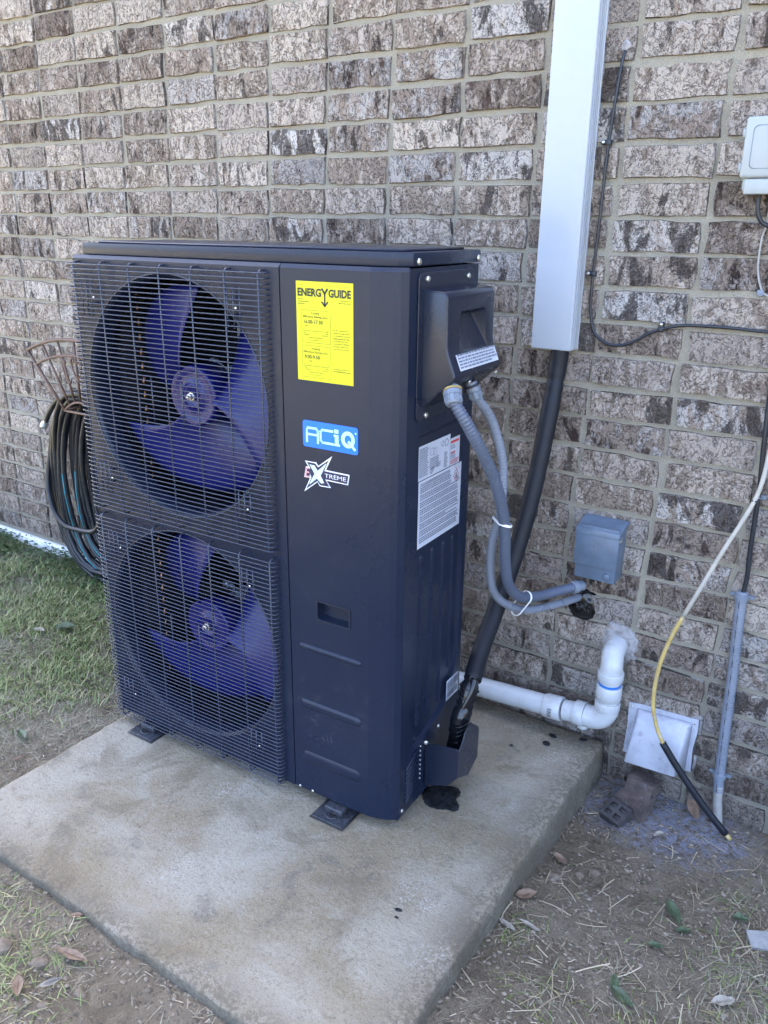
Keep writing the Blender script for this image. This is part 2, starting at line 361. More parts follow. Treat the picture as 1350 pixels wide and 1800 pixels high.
def concrete_mat():
    m, n, b = newmat('weathered_concrete'); N = NT(n); p = N.pos()
    a = N.noise(p, 2.6, 5, .6, .6); g = N.noise(p, 9, 6, .65, .4); f = N.noise(p, 260, 4, .75); s = N.noise(p, 95, 5, .7); v = N.noise(p, 620, 2, .6)
    c = N.mix(N.ramp(a, .36, .66), (.255, .21, .138), (.365, .328, .258)); c = N.mix(N.math('MULTIPLY', N.ramp(g, .50, .70), .55), c, (.37, .345, .285))
    c = N.mix(N.math('MULTIPLY', N.ramp(g, .46, .32), .55), c, (.16, .142, .112))
    c = N.mix(N.math('MULTIPLY', N.ramp(s, .54, .68), .32), c, (.42, .40, .36))
    c = N.mix(N.math('MULTIPLY', N.ramp(s, .46, .34), .38), c, (.10, .09, .072))
    c = N.mix(N.math('MULTIPLY', N.ramp(f, .42, .33), .7), c, (.08, .072, .06)); c = N.mix(N.math('MULTIPLY', N.ramp(f, .60, .70), .65), c, (.55, .53, .48))
    pt = N.noise(p, 4.2, 4, .6, .3); fl = N.noise(p, 170, 4, .7)
    c = N.mix(N.math('MULTIPLY', N.math('MULTIPLY', N.ramp(pt, .52, .70), N.ramp(fl, .51, .62)), .75), c, (.56, .55, .53))
    st = N.noise(p, 3.6, 6, .66, 1.2); c = N.mix(N.math('MULTIPLY', N.ramp(st, .54, .66), .55), c, (.165, .133, .088)); c = N.mix(N.math('MULTIPLY', N.ramp(st, .40, .30), .4), c, (.17, .155, .13))
    xy = n.nodes.new('ShaderNodeSeparateXYZ'); n.links.new(p, xy.inputs[0])
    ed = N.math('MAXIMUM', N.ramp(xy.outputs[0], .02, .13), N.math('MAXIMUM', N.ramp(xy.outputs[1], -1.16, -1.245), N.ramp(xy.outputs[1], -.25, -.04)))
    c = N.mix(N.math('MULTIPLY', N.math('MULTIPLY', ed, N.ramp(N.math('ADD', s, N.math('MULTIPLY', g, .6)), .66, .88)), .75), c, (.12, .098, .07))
    po_ = N.noise(p, 48, 6, .72); c = N.mix(N.math('MULTIPLY', N.ramp(po_, .64, .70), .55), c, (.13, .11, .085))
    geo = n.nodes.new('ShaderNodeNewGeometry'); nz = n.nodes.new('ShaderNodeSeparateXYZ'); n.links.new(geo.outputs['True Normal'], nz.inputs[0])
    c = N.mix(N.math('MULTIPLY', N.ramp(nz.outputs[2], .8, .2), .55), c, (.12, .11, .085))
    n.links.new(c, b.inputs['Base Color']); b.inputs['Roughness'].default_value = .9; b.inputs['Specular IOR Level'].default_value = .25
    nb = N.bump(N.math('ADD', N.math('MULTIPLY', s, 1.0), N.math('MULTIPLY', f, .45)), .9, .008); nb = N.bump(v, .35, .001, nb)
    n.links.new(nb, b.inputs['Normal']); return m
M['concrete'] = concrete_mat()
def soil_mat():
    m, n, b = newmat('soil_and_lawn'); N = NT(n); p = N.pos()
    xyz = n.nodes.new('ShaderNodeSeparateXYZ'); n.links.new(p, xyz.inputs[0]); X, Y = xyz.outputs[0], xyz.outputs[1]
    a = N.noise(p, 4, 5, .6, .5); g = N.noise(p, 22, 7, .7, .4); f = N.noise(p, 160, 5, .75); s = N.noise(p, 55, 6, .7)
    c = N.mix(N.ramp(a, .38, .62), (.205, .166, .116), (.295, .247, .180)); c = N.mix(N.math('MULTIPLY', N.ramp(g, .48, .66), .6), c, (.36, .30, .215))
    c = N.mix(N.math('MULTIPLY', N.ramp(s, .45, .34), .75), c, (.075, .061, .047)); c = N.mix(N.math('MULTIPLY', N.ramp(f, .58, .70), .6), c, (.42, .38, .31))
    # thatchy lawn to the left of the slab and out in the yard
    lawn = N.math('MAXIMUM', N.ramp(N.math('ADD', X, N.math('MULTIPLY', a, .6)), -.75, -1.25), N.math('MAXIMUM', N.ramp(Y, -1.7, -2.3), N.ramp(X, 1.1, 1.6)))
    green = N.mix(N.ramp(g, .40, .62), (.115, .130, .060), (.24, .215, .14))
    c = N.mix(N.math('MULTIPLY', lawn, N.ramp(a, .36, .60, .25, .9)), c, green)
    # dryer lint settled round the vent
    dx = N.math('SUBTRACT', X, .33); dy = N.math('ADD', Y, .10)
    rr = N.math('SQRT', N.math('ADD', N.math('MULTIPLY', N.math('MULTIPLY', dx, dx), 1.0), N.math('MULTIPLY', N.math('MULTIPLY', dy, dy), 2.2)))
    lint = N.math('MULTIPLY', N.ramp(N.math('ADD', rr, N.math('MULTIPLY', N.math('SUBTRACT', g, .5), .45)), .30, .14), N.ramp(s, .38, .56, .10, .9))
    c = N.mix(lint, c, (.31, .32, .39))
    n.links.new(c, b.inputs['Base Color']); b.inputs['Roughness'].default_value = .95; b.inputs['Specular IOR Level'].default_value = .15
    nb = N.bump(N.math('ADD', N.math('MULTIPLY', g, 1.2), N.math('ADD', s, N.math('MULTIPLY', f, .5))), 1.0, .022)
    n.links.new(nb, b.inputs['Normal']); return m
M['soil'] = soil_mat()

# ------------------------------------------------------------------ ground
def sst(a, b, x): t = np.clip((x-a)/(b-a), 0, 1); return t*t*(3-2*t)
def gbase(x, y):
    x = np.asarray(x, float); y = np.asarray(y, float)
    drop = .012 + .088*sst(-1.15, -.10, y)
    return .006 - drop*sst(-.15, .16, x)*(1-sst(1.2, 3., x)*.6) + .012*sst(-1.2, -1.5, y)*0
def pnoise(x, y, s, seed=0.): return noise.noise(Vector((x*s+seed, y*s-seed, seed*.37)))
def gh(x, y):
    b = float(gbase(x, y))
    return b + .010*pnoise(x, y, 3.1, 2.) + .008*pnoise(x, y, 11, 5.) + .006*pnoise(x, y, 34, 9.)
def axis(lo, hi, step, far):
    a = list(np.arange(lo, hi+1e-6, step)); d = step; x = hi
    up = []
    while x < far: d *= 1.5; x += d; up.append(x)
    d = step; x = lo; dn = []
    while x > -far: d *= 1.5; x -= d; dn.append(x)
    return np.array(dn[::-1]+a+up)
gx = axis(-3.2, 1.3, .016, 150.); gy = axis(-2.2, .06, .016, 150.)
XX, YY = np.meshgrid(gx, gy); Z = gbase(XX, YY)
nx, ny = len(gx), len(gy)
vg = np.empty((nx*ny, 3)); k = 0
for j in range(ny):
    for i in range(nx):
        x, y = gx[i], gy[j]
        z = gh(x, y) if (abs(x) < 6 and abs(y) < 6) else Z[j, i]
        if -1.08 < x < .115 and -1.225 < y < -.03: z = min(z, -.02)
        vg[k] = (x, y, z); k += 1
me = bpy.data.meshes.new('soil_ground')
idx = np.arange(nx*ny).reshape(ny, nx)
q = np.stack([idx[:-1,:-1], idx[:-1,1:], idx[1:,1:], idx[1:,:-1]], -1).reshape(-1, 4)
def np_mesh(name, v, faces_flat, per, mat, kind=None, parent=None, smooth=True):
    me = bpy.data.meshes.new(name); nf = len(faces_flat)//per
    me.vertices.add(len(v)); me.vertices.foreach_set('co', np.asarray(v, np.float32).ravel())
    me.loops.add(len(faces_flat)); me.loops.foreach_set('vertex_index', np.asarray(faces_flat, np.int32))
    me.polygons.add(nf); me.polygons.foreach_set('loop_start', np.arange(0, nf*per, per, dtype=np.int32))
    me.polygons.foreach_set('use_smooth', np.full(nf, smooth)); me.materials.append(mat); me.update(); me.validate()
    o = bpy.data.objects.new(name, me); COL.objects.link(o)
    if kind: o['kind'] = kind
    if parent: o.parent = parent
    return o
np_mesh('ground', vg, q.ravel(), 4, M['soil'], 'structure')

# ------------------------------------------------------------------ concrete slab
PAD = .030; PX0, PX1, PY0, PY1 = -1.10, .132, -1.245, -.030
def pad():
    mb = MB(); n = 84
    def edge_j(t, s): return .006*noise.noise(Vector((t*9, s, 0)))+.0035*noise.noise(Vector((t*38, s+4, 0)))
    V = []
    for j in range(n+1):
        for i in range(n+1):
            u, v = i/n, j/n
            x = PX0+(PX1-PX0)*u; y = PY0+(PY1-PY0)*v
            x += edge_j(v*1.2, 1)*(1-u)**8 + edge_j(v*1.2, 2)*u**8; y += edge_j(u*1.2, 3)*(1-v)**8 + edge_j(u*1.2, 4)*v**8
            z = PAD+.0016*noise.noise(Vector((x*5, y*5, 1)))+.0007*noise.noise(Vector((x*23, y*23, 2)))
            V.append((x, y, z))
    F = [(j*(n+1)+i, j*(n+1)+i+1, (j+1)*(n+1)+i+1, (j+1)*(n+1)+i) for j in range(n) for i in range(n)]
    mb.add(V, F, 0, True)
    ring = [i for i in range(n+1)] + [j*(n+1)+n for j in range(1, n+1)] + [n*(n+1)+i for i in range(n-1, -1, -1)] + [j*(n+1) for j in range(n-1, 0, -1)]
    c = Vector(((PX0+PX1)/2, (PY0+PY1)/2, 0)); R = len(ring); prev = ring
    for d, out_, jit in ((.004, .0035, .0012), (.012, .0065, .0018), (.05, .007, .004), (.09, .006, .006), (.16, .006, .0)):
        cur = []
        for k, iv in enumerate(ring):
            x, y, z = mb.v[iv]; dx = out_*(1 if x > PX1-.02 else -1 if x < PX0+.02 else 0); dy = out_*(1 if y > PY1-.02 else -1 if y < PY0+.02 else 0)
            jx = jit*noise.noise(Vector((x*30, y*30, d*40))); mb.v.append((x+dx+jx*(1 if dx else 0), y+dy+jx*(1 if dy else 0), PAD-d)); cur.append(len(mb.v)-1)
        for k in range(R): mb.f.append([prev[k], cur[k], cur[(k+1) % R], prev[(k+1) % R]]); mb.m.append(0); mb.sm.append(True)
        prev = cur
    o = mb.obj('concrete_pad', M['concrete']); o['kind'] = 'structure'
pad()

# ------------------------------------------------------------------ brick wall
HC, LB, DLT, SH = .0813, .21629, .10544, -.003664
wall = empty('brick_wall', 'tumbled brown brick house wall with buff mortar joints behind the heat pump', 'wall')
def mortar():
    x0, x1, z0, z1 = -3.5, 5., -.35, 3.05
    xs = np.concatenate([np.arange(x0, -2.6, .4), np.arange(-2.6, .8, .05), np.arange(.8, x1+.01, .4)]); zs = np.arange(z0, z1+.01, .05)
    V = [(x, .0022*noise.noise(Vector((x*12, z*12, 0))), z) for z in zs for x in xs]; n = len(xs)
    F = [(j*n+i, j*n+i+1, (j+1)*n+i+1, (j+1)*n+i) for j in range(len(zs)-1) for i in range(n-1)]
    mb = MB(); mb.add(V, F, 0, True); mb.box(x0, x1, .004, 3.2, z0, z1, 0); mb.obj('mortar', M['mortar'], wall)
mortar()
def brick_shape(seed, L, H):
    r = random.Random(seed); nx_, nz_ = 4, 2; V = []; F = []
    bj = [(r.uniform(-.0025, .0025), r.uniform(-.0025, .0025)) for _ in range(40)]
    for j in range(nz_+1):
        for i in range(nx_+1):
            x = (i/nx_-.5)*(L-.004); z = (j/nz_-.5)*(H-.004); e = 1 if (i in (0, nx_) or j in (0, nz_)) else 0
            dx, dz = bj[j*5+i]; x += dx*(1.5 if i in (0, nx_) else 2.5); z += dz*(1.25 if j in (0, nz_) else 2)
            V.append((x, -.0085+r.uniform(-.0022, .0018)+(.0014 if e else 0), z))
    F += [((j*5+i, j*5+i+1, (j+1)*5+i+1, (j+1)*5+i), True) for j in range(nz_) for i in range(nx_)]
    ring = [0,1,2,3,4,9,14,13,12,11,10,5]; o = len(V)
    for k in ring:
        x, y, z = V[k]; V.append((x+math.copysign(.003, x)*(abs(x) > L*.45), .006, z+math.copysign(.0026, z)*(abs(z) > H*.4)))
    for k in range(12): F.append(((ring[k], o+k, o+(k+1) % 12, ring[(k+1) % 12]), False))
    return V, F
BL, BH = LB-.0112, HC-.0106
shapes = [brick_shape(s, BL, BH) for s in range(28)]
protos = []
for i, (V, F) in enumerate(shapes):
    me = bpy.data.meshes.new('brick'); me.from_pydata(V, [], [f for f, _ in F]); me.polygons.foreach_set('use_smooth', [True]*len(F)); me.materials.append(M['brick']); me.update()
    me.set_sharp_from_angle(angle=math.radians(38)); protos.append(me)
FW = Vector((-0.51655368, 0.78740316, -0.33640536))
def proj(p):
    d = Vector(p)-_m.translation; zc = d.dot(FW); return (675+1422.4*d.dot(_r)/zc, 900-1422.4*d.dot(_u)/zc, zc)
def brick_x(k, c): return (c-(.5 if k % 2 == 0 else 0))*LB+(DLT if k % 2 == 0 else 0)+SH*(k-7)
UNIT_POLY = (215, 690, 480, 1200)
cand = []
for k in range(-14, 27):
    z = (23.8-k-.5)*HC
    for c in range(-42, 24):
        x = brick_x(k, c)+LB/2; jx = random.Random(k*977+c).uniform(-.004, .004)
        if x < -3.40 or x > 4.8: continue
        if k >= 23 and x < -1.15: continue
        u, v, zc = proj((x, 0, z)); ok = zc > 0 and -40 < u < 1390 and -30 < v < 1480 and k <= 25
        if ok and 205 < u < 690 and 470 < v < 1400: ok = False
        if ok and 130 < u < 820 and 500 < v < 900: ok = False
        cand.append((zc if ok else 99+zc, k, c, x+jx, z))
cand.sort(); rb = random.Random(3); rest = MB()
for n_, (zc, k, c, x, z) in enumerate(cand):
    i = rb.randrange(28); rot = (0, rb.uniform(-.010, .010), rb.uniform(-.006, .006)); y = rb.uniform(-.0022, .002); zz = z+rb.uniform(-.0018, .0018); fl = rb.choice((1, -1))
    if n_ < 300 and zc < 99:
        o = bpy.data.objects.new('brick', protos[i]); COL.objects.link(o); o.parent = wall; o.location = (x, y, zz); o.rotation_euler = rot
    else:
        V, F = shapes[i]; ca, sa = math.cos(rot[1]), math.sin(rot[1])
        rest.add([(x+p[0]*ca+p[2]*sa, y+p[1], zz+p[2]*ca-p[0]*sa) for p in V], [f for f, s_ in F], 0, False)
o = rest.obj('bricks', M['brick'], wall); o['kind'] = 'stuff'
mb = MB(); mb.bbox(-3.51, -1.15, -.020, .003, -.20, .050, .004); mb.obj('foundation_strip', M['strip'], wall)

# ------------------------------------------------------------------ heat pump
UO = (-1.0952, -.7175, .058); YAW = .029; UW = .936; BS = .0326; UD = .335; UH = 1.292
unit = empty('heat_pump', 'tall charcoal twin-fan heat pump with yellow energy label standing on the concrete pad', 'heat pump', UO, YAW)
def fr(b): return lambda a, z: (a, b, z)
def sd(a0): return lambda b, z: (a0, b, z)
FANS = ((.310, .967), (.307, .335)); RO = .292
# cabinet: floor, left, back, interior partition and roof of the cavity
mb = MB()
mb.box(.004, UW-.004, .03, UD-.004, -.004, .012, 0)
mb.box(.002, .006, .004, UD, .0, UH-.004, 0)
mb.obj('cabinet', M['paint'], unit)
mb = MB(); mb.box(.648, .652, .012, UD-.01, .012, UH-.01); mb.box(.007, .648, .012, UD-.03, UH-.02, UH-.016); mb.box(.007, .648, .012, UD-.03, .645, .648); mb.box(.007, .648, .012, UD-.03, .013, .015)
mb.obj('inner_shell', M['pan'], unit)
# coil at the back, with copper bends at its left end
coil = MB(); coil.box(.012, .645, .285, .31, .018, UH-.024); coil.box(.012, .034, .10, .284, .018, UH-.024)
coil_o = coil.obj('coil', M['pan'], unit)
mb = MB(); mb.tube([(0, 0, -.010)]+[(0, -.016*math.cos(t), .010*math.sin(t)) for t in np.linspace(-PI/2, PI/2, 7)]+[(0, 0, .010)], .0042, 8)
bend0 = mb.obj('copper_bend', M['copper'], coil_o)
zl = [z for z in np.arange(.09, .60, .0385)]+[z for z in np.arange(.70, 1.25, .0385)]
for i, z in enumerate(zl):
    if i == 0: bend0.location = (.052, .15, z); bend0.rotation_euler = (.5, 0, .5)
    else: share(bend0, 'copper_bend', coil_o, (.052, .15, z), (.5, 0, .5))
# fan panel with two orifices
mb = MB(); zt = UH-.008
mb.poly([[(.0, .0), (.6425, .0), (.6425, zt), (.0, zt)]]+[circ(*f, RO) for f in FANS], fr(0), 0)
mb.add([(0,0,zt),(.6425,0,zt),(.6425,.008,UH),(0,.008,UH),(.6425,.03,UH),(0,.03,UH)], [(0,1,2,3),(3,2,4,5)], 0)
mb.add([(0,0,0),(0,0,zt),(0,.008,UH),(0,.05,UH),(0,.05,0)], [(0,1,2,3,4)], 0)
mb.add([(.6425,0,0),(.6425,0,zt),(.6425,.008,UH),(.6425,.02,UH),(.6425,.02,0)], [(4,3,2,1,0)], 0)
mb.add([(0,0,0),(.6425,0,0),(.6425,.03,0),(0,.03,0)], [(0,3,2,1)], 0)
fp = mb.obj('fan_panel', M['paint'], unit)
for f in FANS:
    mb = MB(); prof = [(RO, 0), (RO-.006, .003), (RO-.009, .012), (RO-.009, .05), (RO-.004, .06)]
    mb.lathe([(r, d) for r, d in prof], (f[0], 0.0005, f[1]), (0, 1, 0), 72, 0, True, False); mb.tube([(f[0]+RO*math.cos(t), -.0005, f[1]+RO*math.sin(t)) for t in np.linspace(0, 2*PI, 97)], .0020, 6, 1, False)
    mb.obj('fan_ring', [M['paint'], M['rim']], unit)
# fans
def make_fan(f, spin):
    mb = MB(); c = (f[0], .062, f[1])
    mb.lathe([(.004, .004), (.024, .003), (.027, -.001), (.030, .006), (.060, .008), (.070, .000), (.0745, .003), (.0755, .012), (.0755, .075), (.06, .08)], c, (0, 1, 0), 40)
    fan = mb.obj('fan', M['hub'], unit)
    for q_ in range(3):
        mb = MB(); th0 = math.radians(spin+120*q_); nr, na = 12, 16; V = []
        for i in range(nr+1):
            u = i/nr; r = .068+(.264-.068)*u; half = math.radians(30+21*math.sin(u*PI*.62)); sweep = math.radians(-15*u*u)
            for j in range(na+1):
                t = j/na*2-1; th = th0+sweep+t*half*(1-.06*u)
                bb = .112+.056*t+.016*u-.020*(1-t*t)*u
                V.append((f[0]+r*math.cos(th), bb, f[1]+r*math.sin(th)))
        mb.add(V, [(i*(na+1)+j, i*(na+1)+j+1, (i+1)*(na+1)+j+1, (i+1)*(na+1)+j) for i in range(nr) for j in range(na)], 0, True)
        b = mb.obj('blade', M['blade'], fan); sol = b.modifiers.new('thick', 'SOLIDIFY'); sol.thickness = .004
    mb = MB(); mb.lathe([(.0105, .0), (.0105, -.004), (.0075, -.0045), (.0075, -.012), (.0045, -.013), (.0045, -.018), (.001, -.019)], c, (0, 1, 0), 12, 0, False); mb.obj('shaft_nut', M['steel'], fan)
    mb = MB(); mb.lathe([(.05, .18), (.055, .19), (.055, .25), (.02, .26)], (f[0], 0, f[1]), (0, 1, 0), 28)
    mb.box(f[0]-.016, f[0]+.016, .255, .27, f[1]-.30, f[1]+.30)
    for a in (40, 130, 220, 310):
        ca, sa = math.cos(math.radians(a)), math.sin(math.radians(a)); mb.tube([(f[0]+.05*ca, .215, f[1]+.05*sa), (f[0]+.085*ca, .205, f[1]+.085*sa)], .009, 8); mb.lathe([(.012, 0), (.012, -.008), (.004, -.012)], (f[0]+.08*ca, .20, f[1]+.08*sa), (0, 1, 0), 8)
    mo = mb.obj('fan_motor', M['bracket'], unit)
make_fan(FANS[0], 143); make_fan(FANS[1], 139)
# screws: one shared shape
mb = MB(); mb.lathe([(.0068, 0), (.0068, -.0015), (.0052, -.0035), (.0025, -.0042)], (0, 0, 0), (0, 1, 0), 12); mb.box(-.003, .003, -.0046, -.004, -.0005, .0005, 0)
screw0 = None; _screw_mb = mb
def screw(parent, loc, rot=(0, 0, 0), s=1.0):
    global screw0
    if screw0 is None:
        screw0 = _screw_mb.obj('screw', M['steel'], parent, loc); screw0.rotation_euler = rot; screw0.scale = (s,)*3; return screw0
    return share(screw0, 'screw', parent, loc, rot, (s,)*3)
# grilles
GA0, GA1 = -.004, .614
def wire_mb():
    mb = MB(); p = [(GA0, .004, 0), (GA0, -.010, 0), (GA0+.003, -.018, 0), (GA0+.011, -.0215, 0), (.10, -.022, 0), (.25, -.0222, 0), (.40, -.0222, 0), (.52, -.022, 0), (GA1-.011, -.0215, 0), (GA1-.003, -.018, 0), (GA1, -.010, 0), (GA1, .004, 0)]
    mb.tube(p, .0015, 6); return mb
wire0 = None
PITCH = .01115
VA = (.022, .114, .213, .311, .409, .508, .602)
for gi, (zlo, zhi, fc) in enumerate(((.650, 1.272, FANS[0]), (.002, .622, FANS[1]))):
    mb = MB()
    for a in VA: mb.tube([(a, .003, zlo-.004), (a, -.012, zlo-.004), (a, -.0185, zlo+.004), (a, -.0190, (zlo+zhi)/2), (a, -.0185, zhi-.002), (a, -.012, zhi+.005), (a, .003, zhi+.005)], .0021, 6)
    for ca, cz in ((.085, zhi-.075), (.537, zhi-.074), (.083, zlo+.092), (.541, zlo+.094)):
        for da in (-.034, -.017, .0) if ca < .3 else (-.017, .0, .018):
            mb.tube([(ca+da-.006, -.0185, cz-.045), (ca+da-.006, -.0185, cz+.042)], .0017, 6)
        mb.tube([(ca-.012, -.0185, cz-.016), (ca-.012, .0, cz-.016)], .0022, 6); mb.tube([(ca-.012, -.0185, cz+.016), (ca-.012, .0, cz+.016)], .0022, 6)
    for da in (-.05, .05): mb.tube([(fc[0]+da, -.0185, fc[1]-.055), (fc[0]+da, -.0185, fc[1]+.055)], .0017, 6)
    g = mb.obj('fan_grille', M['wire'], unit)
    nW = int((zhi-zlo)/PITCH)+1
    for i in range(nW):
        z = zhi-i*(zhi-zlo)/(nW-1)
        if wire0 is None: wire0 = wire_mb().obj('grille_wire', M['wire'], g, (0, 0, z))
        else: share(wire0, 'grille_wire', g, (0, random.uniform(-.0003, .0003), z))
    for ca, cz in ((.092, zhi-.075), (.542, zhi-.074), (.090, zlo+.092), (.548, zlo+.094)): screw(g, (ca, -.0235, cz), (0, random.uniform(0, 3), 0), .42)
# service panel with handle recess
mb = MB(); hx0, hx1, hz0, hz1 = .726, .813, .502, .546
outer = [(.6455, .002), (.866, .002), (.866, zt), (.6455, zt)]
hole = rrect(hx0, hx1, hz0, hz1, .004, 3)
mb.poly([outer, hole], fr(0), 0)
prof = [(.866, .0), (.889, .0052), (.912, .0125), (.925, .020), (UW, BS)]
for (a0, b0), (a1, b1) in zip(prof, prof[1:]):
    c0, c1 = max(0, .008-b0*0), .008
    mb.add([(a0, b0, .002), (a1, b1, .002), (a1, b1, zt), (a0, b0, zt), (a1-.004*(a1 > .9), b1+.006, UH), (a0-.004*(a0 > .9), b0+.006, UH)], [(0,1,2,3), (3,2,4,5)], 0, False)
mb.add([(.6455,0,zt),(.866,0,zt),(.866,.006,UH),(.6455,.006,UH),(.866,.03,UH),(.6455,.03,UH),(.912,.03,UH),(.908,.0185,UH),(UW-.004,BS+.006,UH)], [(0,1,2,3),(3,2,4,5),(2,7,6,4),(7,8,6)], 0)
mb.add([(.6455,0,.002),(.6455,0,zt),(.6455,.006,UH),(.6455,.02,UH),(.6455,.02,.002)], [(0,1,2,3,4)], 0)
mb.add([(.6455,0,.002),(.866,0,.002),(.889,.0052,.002),(.912,.0125,.002),(UW,BS,.002),(.6455,.06,.002)], [(0,5,4,3,2,1)], 0)
sp = mb.obj('service_panel', M['paint'], unit)
mb = MB(); n = len(hole); V = [(a, 0.0, z) for a, z in hole]+[(a+(.002 if a < .77 else -.002), .022, z+(.003 if z < .52 else -.001)) for a, z in hole]
mb.add(V, [(i, i+n, (i+1) % n+n, (i+1) % n) for i in range(n)]+[[n+i for i in range(n)]], 0, False)
fr_o = rrect(hx0-.005, hx1+.005, hz0-.005, hz1+.005, .006, 3); m_ = len(fr_o)
mb.poly([fr_o, hole], fr(-.0016), 0); mb.add([(a, -.0016, z) for a, z in fr_o]+[(a, .0005, z) for a, z in fr_o], [(i, (i+1) % m_, (i+1) % m_+m_, i+m_) for i in range(m_)], 0)
mb.obj('handle_recess', M['paint_dark'], sp)
def capsule_rib(mb, fn, u0, u1, v, r, h, n=8):
    """low embossed rib along u"""
    pts = []
    for i in range(n+1): a = -PI/2+PI*i/n; pts.append((u1-r+r*math.cos(a), v+r*math.sin(a)))
    for i in range(n+1): a = PI/2+PI*i/n; pts.append((u0+r+r*math.cos(a), v+r*math.sin(a)))
    N_ = len(pts); cx = [min(max(p[0], u0+r), u1-r) for p in pts]
    V = [fn(*p, 0) for p in pts]+[fn(cx[i]+(pts[i][0]-cx[i])*.62, v+(pts[i][1]-v)*.62, h*.75) for i in range(N_)]+[fn(cx[i]+(pts[i][0]-cx[i])*.25, v+(pts[i][1]-v)*.25, h) for i in range(N_)]
    F = [(l*N_+i, l*N_+(i+1) % N_, (l+1)*N_+(i+1) % N_, (l+1)*N_+i) for l in (0, 1) for i in range(N_)]+[[2*N_+i for i in range(N_)]]
    mb.add(V, F, 0, True)
for z, r in ((.4175, .0075), (.259, .012), (.105, .016)):
    mb = MB(); capsule_rib(mb, lambda a, zz, h: (a, -h, zz), .669, .847, z, r, .0042); mb.obj('embossed_rib', M['paint'], sp)
# side panel with pocket, grooves, louvres
mb = MB(); A = UW
pocket = []
cs = [(.078, .955), (.316, .955), (.316, .315), (.262, .205), (.078, .150)]
def round_poly(cs, r, n=5):
    o = []; m = len(cs)
    for i in range(m):
        p = Vector(cs[i]); a = (Vector(cs[i-1])-p).normalized(); b = (Vector(cs[(i+1) % m])-p).normalized()
        for k in range(n+1):
            t = k/n; o.append(tuple((p+a*r).lerp(p, t).lerp(p.lerp(p+b*r, t), t)))
    return o
po = round_poly(cs, .03); pi_ = round_poly([(.088, .944), (.306, .944), (.306, .318), (.256, .215), (.088, .163)], .026); n = len(po); DP = .007
mb.poly([[(BS+.001, .002), (UD, .002), (UD, UH-.002), (BS+.001, UH-.002)], po], sd(A), 0)
mb.add([(A, b, z) for b, z in po]+[(A-DP, b, z) for b, z in pi_], [(i, (i+1) % n, n+(i+1) % n, n+i) for i in range(n)], 0, True)
mb.poly([pi_], sd(A-DP), 0)
mb.add([(A,BS+.001,.002),(A,BS+.001,UH-.002),(A-.012,BS+.001,UH-.002),(A-.012,BS+.001,.002)], [(0,1,2,3)], 0)
mb.add([(A,UD,.002),(A,UD,UH-.002),(A-.03,UD,UH-.002),(A-.03,UD,.002)], [(0,1,2,3)], 0)
mb.add([(.0,UD,.002),(A,UD,.002),(A,UD,UH-.002),(.0,UD,UH-.002)], [(0,1,2,3)], 0)
side = mb.obj('side_panel', M['paint'], unit, edge=30)
for b, z0, z1 in ((.121, .212, .668), (.174, .212, .669), (.228, .225, .668), (.277, .300, .667)):
    mb = MB(); capsule_rib(mb, lambda u, v, h: (A-DP+h, v, u), z0, z1, b, .0085, .004); mb.obj('pressed_groove', M['paint'], side)
for i in range(8):
    z = .152-i*.0135; mb = MB()
    mb.prism([(.058, z-.030), (.118, z), (.118, z+.0055), (.058, z-.0225)], lambda b, zz, d: (A+d, b, zz), -.001, .004, 0, .0015, 1); lv = mb.obj('louvre', M['paint'], side)
    mb = MB(); mb.lathe([(.0025, 0), (.0025, .002), (.0012, .003)], (A+.001, .128, z+.003), (1, 0, 0), 8); mb.obj('louvre_pin', M['steel'], lv)
# lid
lp = [(.025, .012), (.867, .012), (.890, .017), (.914, .0245), (.9385, .042), (.9385, UD+.004), (.025, UD+.004)]
mb = MB(); mb.prism(lp, lambda a, b, z: (a, b, z), UH+.001, UH+.0275, 0, .003, 2)
ip = [(.055, .035), (.865, .035), (.905, .055), (.915, .075), (.915, UD-.03), (.055, UD-.03)]
mb.prism(ip, lambda a, b, z: (a, b, z), UH+.0276, UH+.0325, 0, .0022, 1)
mb.box(.0, .024, .03, UD, UH-.004, UH+.0005)
lid = mb.obj('lid', M['paint'], unit, edge=40)
screw(lid, (.9385, .062, UH+.010), (0, 0, PI/2), 1.1); screw(lid, (.9385, UD-.008, UH+.010), (0, 0, PI/2), 1.1)
screw(side, (A+.0005, BS+.012, .018), (0, 0, PI/2), .8)
# terminal cover
mb = MB(); b0, b1 = .064, .313
mb.prism(rrect(b0, b1, .984, 1.281, .014, 4), lambda b, z, d: (A+d, b, z), .0005, .0035, 0, .001, 1)
cov = mb.obj('terminal_cover', M['paint_dark'], unit, edge=40)
mb = MB()
pr = [(.002, 1.249), (.048, 1.246), (.056, 1.236), (.058, 1.140), (.061, 1.126), (.079, 1.082), (.076, 1.074), (.002, 1.008)]
hb0, hb1 = .086, .306
bm = bmesh.new(); R0 = [bm.verts.new((A+o_, hb0, z)) for o_, z in pr]; R1 = [bm.verts.new((A+o_, hb1, z)) for o_, z in pr]
f0 = bm.faces.new(R0); bm.faces.new(R1[::-1])
for i in range(len(pr)): bm.faces.new((R0[i], R1[i], R1[(i+1) % len(pr)], R0[(i+1) % len(pr)]))
bmesh.ops.recalc_face_normals(bm, faces=bm.faces[:])
ed = [e for e in bm.edges if abs(e.verts[0].co.x-(A+.002)) > 1e-4 or abs(e.verts[1].co.x-(A+.002)) > 1e-4]
bmesh.ops.bevel(bm, geom=ed, offset=.0075, segments=3, profile=.5, affect='EDGES', clamp_overlap=True)
mb.bm(bm, 0, True); hood = mb.obj('cover_hood', M['paint_dark'], cov, edge=50)
